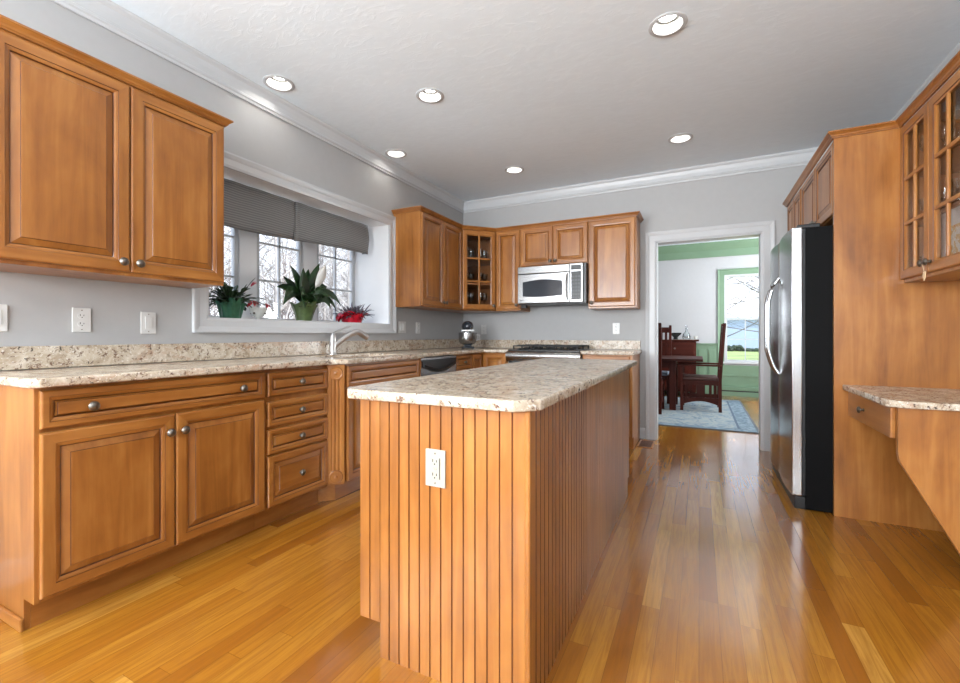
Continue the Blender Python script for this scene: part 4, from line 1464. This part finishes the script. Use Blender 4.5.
bleaf(b, (px + 0.07, py + 0.04, SILL + 0.25), (px + 0.08, py + 0.09, SILL + 0.37), (px + 0.06, py + 0.165, SILL + 0.47), 0.056)
b.build('flower', WHITEF, c, smooth=True, angle=180)

# red foil basket
px, py = -2.775, 3.00
c = thing('potted_plant', 'grey-green plant in a crumpled red foil basket at right of the sill', 'plant', (px, py, SILL))
foil_pot(c, px, py, SILL, 0.085, 0.10, 0.082, FOILR, 0.010, 'foil_basket', 17)
B().lathe((px, py, SILL + 0.06), [(0.095, 0), (0.08, 0.012), (0.0001, 0.016)], 20).build('soil', SOIL, c)
b = B()
rr = random.Random(5)
for i in range(90):
    th = rr.uniform(0, 2 * pi)
    el = rr.uniform(0.1, 1.3)
    r0 = rr.uniform(0, 0.11)
    d = Vector((cos(th) * cos(el), sin(th) * cos(el), sin(el)))
    leaf(b, (px + r0 * cos(th), py + r0 * sin(th), SILL + 0.07), d, rr.uniform(0.07, 0.13), rr.uniform(0.018, 0.03), droop=rr.uniform(0.2, 1.2), n=5)
leaf(b, (px, py, SILL + 0.1), (0, 0.02, 1), 0.10, 0.02, droop=0, n=5)
b.build('foliage', SUCC, c, smooth=True, angle=180)
b = B()
for k in range(9):
    a = 2 * pi * k / 9
    leaf(b, (px + 0.03, py - 0.115, SILL + 0.075), Vector((0.5 * cos(a), -0.3 + 0.8 * sin(a), 0.25 * cos(a) + 0.05)), 0.10, 0.065, droop=0.9, curl=0.3, n=5)
b.build('foil_bow', FOILR, c, smooth=True, angle=180)
b = B()
for k in range(5):
    a = 2 * pi * k / 5
    leaf(b, (px + 0.02, py + 0.10, SILL + 0.075), Vector((0.5 * cos(a), 0.4 + 0.6 * sin(a), 0.3)), 0.075, 0.05, droop=0.6, curl=0.3, n=5)
b.build('foil_bow', FOILR, c, smooth=True, angle=180)

# ------------------------------------------------------------------ recessed ceiling lights
LAB = ['recessed ceiling light nearest the camera, top right of the photo', 'recessed ceiling light above the window wall near the left cabinet',
       'recessed ceiling light in the middle of the ceiling, left of the island', 'recessed ceiling light close to the crown moulding above the window',
       'recessed ceiling light nearest the corner cabinets', 'recessed ceiling light in front of the doorway by the fridge']


def recessed(x, y, label, i):
    t = thing('recessed_light', label, 'ceiling light', (x, y, ZC), 'recessed ceiling lights')
    B().lathe((x, y, ZC), [(0.076, 0.0), (0.076, 0.004), (0.096, 0.001), (0.097, -0.003), (0.092, -0.006), (0.076, -0.005), (0.0745, 0.0)], 32, loop=True).build('trim_ring', TRIM_M, t, smooth=True)
    b = B()
    n = 32
    rings = [[(x + r * cos(2 * pi * k / n), y + r * sin(2 * pi * k / n), ZC + z) for k in range(n)] for r, z in ((0.0755, -0.004), (0.064, 0.046), (0.047, 0.048), (0.047, 0.054), (0.068, 0.054), (0.078, -0.002))]
    b.rings(rings, cap0=False, cap1=False, loop=True)
    b.build('baffle', BAFFLE_M, t, smooth=True)
    B().lathe((x, y, ZC + 0.048), [(0.0472, 0.008), (0.0465, 0.002), (0.034, -0.004), (0.0001, -0.007)], 28).build('bulb_lens', LAMP_M, t, smooth=True)


for i, (x, y) in enumerate(LIGHTS):
    recessed(x, y, LAB[i], i)

# floor register
t = thing('floor_register', 'wooden floor vent register by the back wall next to the doorway', 'vent', (-0.43, 4.60, 0))
b = B()
b.box(-0.50, -0.36, 4.46, 4.475, 0, 0.006).box(-0.50, -0.36, 4.745, 4.76, 0, 0.006).box(-0.50, -0.485, 4.475, 4.745, 0, 0.006).box(-0.375, -0.36, 4.475, 4.745, 0, 0.006)
b.map(lambda x, y, z: (x - 0.035, y - 0.01, z))
b.build('frame', WOOD['y'], t)
b = B()
for i in range(9):
    b.box(-0.522, -0.408, 4.468 + i * 0.03, 4.484 + i * 0.03, 0.0, 0.005)
b.build('louvers', GLAZE_SHADE, t)

# ------------------------------------------------------------------ dining room furniture
def rug_mat():
    t = NT('patterned_wool_rug')
    tc = t.new('ShaderNodeTexCoord')
    v = t.coords(rnd=False)
    n = t.noise(v, 5.5, 6, 0.6, 1.6)
    c = t.ramp(n, [(0.32, srgb(88, 106, 120)), (0.46, srgb(136, 150, 158)), (0.56, srgb(162, 165, 160)), (0.66, srgb(108, 128, 142)), (0.78, srgb(72, 82, 96))])
    sp = t.new('ShaderNodeSeparateXYZ')
    t.link(tc.outputs['Object'], sp.inputs[0])
    ex = t.math('ABSOLUTE', sp.outputs['X'])
    ey = t.math('ABSOLUTE', sp.outputs['Y'])
    bx = t.math('GREATER_THAN', ex, 1.24)
    by = t.math('GREATER_THAN', ey, 1.17)
    bd = t.math('MAXIMUM', bx, by)
    n2 = t.noise(v, 14, 4, 0.6, 1.0)
    cb = t.ramp(n2, [(0.4, srgb(92, 112, 126)), (0.6, srgb(138, 152, 160))])
    c = t.mix(bd, c, cb)
    e1 = t.math('MAXIMUM', t.math('GREATER_THAN', ex, 1.41), t.math('GREATER_THAN', ey, 1.305))
    c = t.mix(e1, c, srgb(92, 98, 104))
    l1 = t.math('MULTIPLY', t.math('LESS_THAN', t.math('ABSOLUTE', t.math('SUBTRACT', ex, 1.24)), 0.012), t.math('SUBTRACT', 1.0, by))
    c = t.mix(l1, c, srgb(84, 98, 116))
    t.base(c)
    t.set(Roughness=0.95)
    t.bump(t.noise(v, 220, 2), 0.4, 0.004)
    return t.m


o = B().box(-2.27, 0.60, 5.62, 8.26, 0, 0.012).build('area_rug', rug_mat(), bevel=0.003)
tag(o, 'pale blue patterned wool rug under the dining table', 'rug')
RZ = 0.0122


def slab_leg(b, x, y, z0, z1, s):
    b.box(x - s / 2, x + s / 2, y - s / 2, y + s / 2, z0, z1)


t = thing('dining_table', 'dark cherry dining table seen through the doorway', 'table', (-0.85, 7.10, RZ))
B().box(-1.75, 0.05, 6.60, 7.60, 0.715, 0.748).build('tabletop', DARKWOOD['x'], t, bevel=0.004)
B().box(-1.35, -0.30, 6.80, 6.825, 0.61, 0.715).box(-1.35, -0.30, 7.375, 7.40, 0.61, 0.715).box(-1.36, -1.335, 6.80, 7.40, 0.61, 0.715).box(-0.325, -0.30, 6.80, 7.40, 0.61, 0.715).build('apron', DARKWOOD['x'], t)
for lx in (-1.335, -0.335):
    for ly in (6.815, 7.385):
        b = B()
        slab_leg(b, lx, ly, RZ, 0.715, 0.085)
        b.build('leg', DARKWOOD['z'], t, bevel=0.003)


def mission_chair(label, arms, group=None):
    """front faces +y, origin on the floor at the seat centre"""
    t = thing('dining_armchair' if arms else 'dining_chair', label, 'chair', (0, 0, 0), group)
    hw, hd = 0.26 if arms else 0.225, 0.26
    W1, W2 = DARKWOOD['z'], DARKWOOD['y']
    # rear posts lean slightly back above the seat
    for s in (-1, 1):
        x = s * (hw - 0.02)
        b = B()
        rings = []
        for z, y in ((0, -hd + 0.02), (0.45, -hd + 0.02), (1.20, -hd - 0.03)):
            rings.append([(x - 0.02, y - 0.02, z), (x + 0.02, y - 0.02, z), (x + 0.02, y + 0.02, z), (x - 0.02, y + 0.02, z)])
        rings.append([(px_ * 0.9 + x * 0.1, py_, 1.225) for px_, py_, pz_ in rings[-1]])
        b.rings(rings)
        b.build('rear_post', W1, t, bevel=0.002)
        b = B()
        b.box(x - 0.021, x + 0.021, hd - 0.041, hd, 0, 0.63 if arms else 0.44)
        b.build('front_leg', W1, t, bevel=0.002)
        f = lambda u, v, w: (w, u, v)
        b = B()
        b.box(x - 0.011, x + 0.011, -hd + 0.04, hd - 0.041, 0.365, 0.43)
        b.build('seat_rail', W2, t, bevel=0.002)
        poly = [(-hd + 0.04, 0.19), (hd - 0.041, 0.19)]
        for i in range(9):
            a = i / 8
            poly.append((hd - 0.041 - (2 * hd - 0.081) * a, 0.09 + 0.05 * sin(pi * a)))
        B().prism(poly, YZ, x - 0.011, x + 0.011).build('arched_stretcher', W2, t)
        b = B()
        b.box(x - 0.006, x + 0.006, -0.055, 0.055, 0.19, 0.365)
        for yy in (-0.185, -0.125, 0.125, 0.185):
            b.box(x - 0.006, x + 0.006, yy - 0.013, yy + 0.013, 0.19, 0.365)
        b.build('side_slats', W1, t)
        if arms:
            B().box(x - 0.045 + s * 0.01, x + 0.045 + s * 0.01, -hd + 0.0, hd + 0.04, 0.63, 0.652).build('arm', W2, t, bevel=0.004)
    B().box(-hw + 0.04, hw - 0.04, hd - 0.03, hd - 0.008, 0.365, 0.43).build('front_rail', DARKWOOD['x'], t)
    B().box(-hw + 0.04, hw - 0.04, -hd + 0.01, -hd + 0.03, 0.365, 0.43).build('rear_rail', DARKWOOD['x'], t)
    B().box(-hw + 0.03, hw - 0.03, -hd + 0.045, hd - 0.002, 0.425, 0.475).build('cushion', plain('brown_leather', srgb(78, 42, 32), 0.5) if arms else plain('grey_blue_cushion', srgb(124, 132, 146), 0.8), t, bevel=0.018, seg=3)
    yb = lambda z: -hd + 0.02 - 0.05 * max(0, (z - 0.45)) / 0.75
    def rail(z0, z1, nm):
        b = B()
        b.rings([[(-hw + 0.04, yb(z) - 0.01, z), (hw - 0.04, yb(z) - 0.01, z), (hw - 0.04, yb(z) + 0.01, z), (-hw + 0.04, yb(z) + 0.01, z)] for z in (z0, z1)])
        b.build(nm, DARKWOOD['x'], t, bevel=0.002)
    rail(1.10, 1.19, 'crest_rail')
    rail(0.56, 0.61, 'lower_back_rail')
    for k in range(5):
        x = (k - 2) * (hw * 2 - 0.1) / 5
        b = B()
        b.rings([[(x - 0.018, yb(z) - 0.006, z), (x + 0.018, yb(z) - 0.006, z), (x + 0.018, yb(z) + 0.006, z), (x - 0.018, yb(z) + 0.006, z)] for z in (0.61, 1.10)])
        b.build('back_slat', W1, t)
    return t


t = mission_chair('dark mission style armchair drawn up to the near end of the dining table', True)
t.location = (0.02, 7.10, RZ)
t.rotation_euler = (0, 0, radians(90))
t = mission_chair('dark armless dining chair on the doorway side of the dining table', False)
t.location = (-0.672, 6.59, RZ)
t2 = copy_tree(t)
t2['label'] = 'dark armless dining chair across the dining table by the sideboard'
t2.location = (-0.63, 7.62, RZ)
t2.rotation_euler = (0, 0, pi)

t = thing('sideboard', 'dark cherry sideboard standing against the far dining room wall', 'sideboard', (-0.65, 8.66, 0))
B().box(-1.36, -0.045, 8.43, 8.90, 0.09, 0.965).build('body', DARKWOOD['z'], t, bevel=0.002)
B().box(-1.40, 0.0, 8.40, 8.92, 0.965, 0.995).build('top', DARKWOOD['x'], t, bevel=0.005)
for lx in (-1.32, -0.085):
    for ly in (8.46, 8.86):
        B().box(lx - 0.035, lx + 0.035, ly - 0.03, ly + 0.03, 0, 0.09).build('foot', DARKWOOD['z'], t)
for k in range(2):
    d = B().box(-1.34 + k * 0.65, -0.72 + k * 0.65, 8.412, 8.431, 0.74, 0.94).build('drawer', DARKWOOD['x'], t, bevel=0.003)
    B().lathe((-1.03 + k * 0.65, 8.412, 0.84), [(0.008, 0), (0.008, 0.01), (0.016, 0.016), (0.012, 0.024), (0.0001, 0.026)], 14, axis='-y').build('knob', PEWTER_M, d, smooth=True)
    d = B().box(-1.34 + k * 0.65, -0.72 + k * 0.65, 8.412, 8.431, 0.12, 0.72).box(-1.27 + k * 0.65, -0.79 + k * 0.65, 8.406, 8.412, 0.19, 0.65).build('door', DARKWOOD['z'], t, bevel=0.003)
    B().lathe((-0.76 + k * 0.65 - (0 if k == 0 else 0.54), 8.412, 0.45), [(0.008, 0), (0.008, 0.01), (0.016, 0.016), (0.012, 0.024), (0.0001, 0.026)], 14, axis='-y').build('knob', PEWTER_M, d, smooth=True)

o = B().lathe((-0.375, 8.6, 0.9954), [(0.04, 0), (0.045, 0.004), (0.03, 0.02), (0.04, 0.045), (0.085, 0.085), (0.105, 0.118), (0.10, 0.118), (0.08, 0.088), (0.001, 0.05)], 28).build('serving_bowl', plain('dark_silver', srgb(70, 74, 78), 0.2, 0.9), smooth=True)
tag(o, 'dark metal footed bowl on the dining room sideboard', 'bowl')
d = thing('decanter', 'clear glass decanter with stopper on the dining room sideboard', 'decanter', (-0.20, 8.62, 0.9954))
B().lathe((-0.20, 8.62, 0.9954), [(0.06, 0), (0.066, 0.006), (0.07, 0.05), (0.055, 0.10), (0.022, 0.135), (0.018, 0.19), (0.026, 0.20), (0.022, 0.20), (0.014, 0.188), (0.018, 0.138), (0.05, 0.1), (0.064, 0.05), (0.001, 0.008)], 24).build('bottle', CLEAR_M, d, smooth=True)
B().lathe((-0.20, 8.62, 0.9954 + 0.195), [(0.012, 0), (0.013, 0.008), (0.008, 0.012), (0.02, 0.03), (0.018, 0.05), (0.0001, 0.056)], 16).build('stopper', CLEAR_M, d, smooth=True)
o = B().lathe((-0.055, 8.60, 0.9954), [(0.02, 0), (0.022, 0.003), (0.03, 0.045), (0.035, 0.06), (0.033, 0.06), (0.028, 0.045), (0.001, 0.005)], 20).build('small_cup', PORC, smooth=True)
tag(o, 'small pale cup at the right end of the sideboard top', 'cup')
o = B().box(-1.20, -0.06, 8.47, 8.76, 0.9952, 0.9972).build('table_runner', plain('cream_linen', srgb(206, 196, 180), 0.9, var=0.08, scale=40))
tag(o, 'thin cream runner cloth laid along the sideboard top', 'runner')
for nm in ('serving_bowl', 'small_cup', 'decanter'):
    bpy.data.objects[nm].location.z += 0.002

# ------------------------------------------------------------------ outdoors
GZ = -0.7
GRASS = plain('spring_lawn', srgb(132, 146, 82), 0.9, var=0.35, scale=0.6)
LITTER = plain('leaf_litter', srgb(150, 136, 120), 0.95, var=0.35, scale=2.0)
struct(B().box(-90, DXL - 3.0, -60, 40, GZ - 0.2, GZ).build('ground', LITTER))
struct(B().box(DXL - 3.0, 60, DY1 + 0.5, 110, GZ - 0.2, GZ).build('lawn', GRASS))
BARK = plain('pale_bark', srgb(176, 170, 166), 0.9, var=0.35, scale=3)
BARK2 = plain('dark_bark', srgb(112, 106, 104), 0.9, var=0.3, scale=3)


def bare_tree_mesh(seed, height, r0, mat, spread=0.6, levels=3, nb=(22, 8, 6), start=0.10):
    rr = random.Random(seed)
    b = B()

    def branch(p, d, L, r, lev):
        n = 6 if lev == 0 else (4 if lev == 1 else 3)
        pts, rs = [p.copy()], [r]
        q = p.copy()
        for i in range(n):
            d = (d + Vector((rr.uniform(-1, 1), rr.uniform(-1, 1), rr.uniform(-0.4, 0.8))) * (0.05 if lev == 0 else 0.18)).normalized()
            q = q + d * (L / n)
            pts.append(q.copy())
            rs.append(r * (1 - 0.8 * (i + 1) / n))
        b.tube(pts, rs, 6 if lev == 0 else (4 if lev == 1 else 3))
        if lev < levels:
            for k in range(nb[lev]):
                a = rr.uniform(start if lev == 0 else 0.25, 0.97)
                idx = min(int(a * n), n - 1)
                base = pts[idx].lerp(pts[idx + 1], a * n - idx)
                th = rr.uniform(0, 2 * pi)
                side = Vector((cos(th), sin(th), 0))
                nd = (d * 0.45 + side * spread * 1.3 + Vector((0, 0, rr.uniform(-0.05, 0.45)))).normalized()
                branch(base, nd, L * rr.uniform(0.28, 0.5) * (1 - 0.45 * a if lev == 0 else 1), max(0.0035, rs[idx] * 0.42), lev + 1)
    branch(Vector((0, 0, 0)), Vector((0, 0, 1)), height, r0, 0)
    return b.build('bare_tree', mat, origin=(0, 0, 0), smooth=False)


lab = 'leafless grey tree in the woods outside the kitchen window'
kinds = [bare_tree_mesh(s, hh, r, BARK if s % 2 else BARK2) for s, hh, r in ((1, 11, 0.10), (2, 9, 0.07), (3, 12, 0.13), (4, 8, 0.05))]
rr = random.Random(21)
cnt = 0
for i in range(90):
    # wedge of woodland seen through the window
    dist = 13 + 34 * (i / 90) ** 0.9
    ang = radians(rr.uniform(-3, 33))
    x = -3 - dist
    ratio = rr.uniform(0.50, 1.30)
    y = -x * ratio + rr.uniform(-1, 1)
    if i < 4:
        o = kinds[i]
    else:
        o = kinds[i % 4].copy()
        COL.objects.link(o)
    o.location = (x, y, GZ)
    o.rotation_euler = (0, 0, rr.uniform(0, 6.28))
    sc = rr.uniform(0.85, 1.2)
    o.scale = (sc, sc, sc)
    tag(o, lab, 'tree', 'bare trees in the woods')

# behind the dining room: tree by the window, white garage, hedge
o = bare_tree_mesh(31, 8, 0.06, BARK2, spread=1.5, nb=(44, 10, 6), start=0.14)
o.location = (0.75, 18.0, GZ)
tag(o, 'dark bare tree with spreading branches just left outside the dining room window', 'tree')
o = bare_tree_mesh(32, 8, 0.06, BARK2, spread=1.5, nb=(44, 10, 6), start=0.14)
o.location = (2.6, 21.0, GZ)
tag(o, 'dark bare tree on the lawn to the right outside the dining room window', 'tree')
g = thing('garage', 'pale blue garage across the lawn outside the dining room window', 'building', (5.0, 60, GZ))
B().box(-6, 20, 60, 67, GZ, 3.1).build('wall', plain('pale_blue_siding', srgb(170, 184, 208), 0.7, var=0.03, scale=1), g)
B().prism([(59.6, 3.1), (67.4, 3.1), (63.5, 3.6)], YZ, -6.4, 20.4).build('roof', plain('pale_roof', srgb(206, 214, 226), 0.8), g)
b = B()
rr = random.Random(9)
for i in range(260):
    x, y = rr.uniform(-2, 6.5), rr.uniform(55, 56.5)
    b.lathe((x, y, GZ + rr.uniform(0.1, 0.55) * (1.0 if x < 4.2 else 0.35)), [(0.0001, -0.2), (0.16, -0.1), (0.2, 0.02), (0.12, 0.14), (0.0001, 0.2)], 6)
o = b.build('hedge', plain('dark_hedge', srgb(48, 62, 44), 0.9, var=0.4, scale=4))
tag(o, 'low dark hedge in front of the garage outside the dining room window', 'hedge')
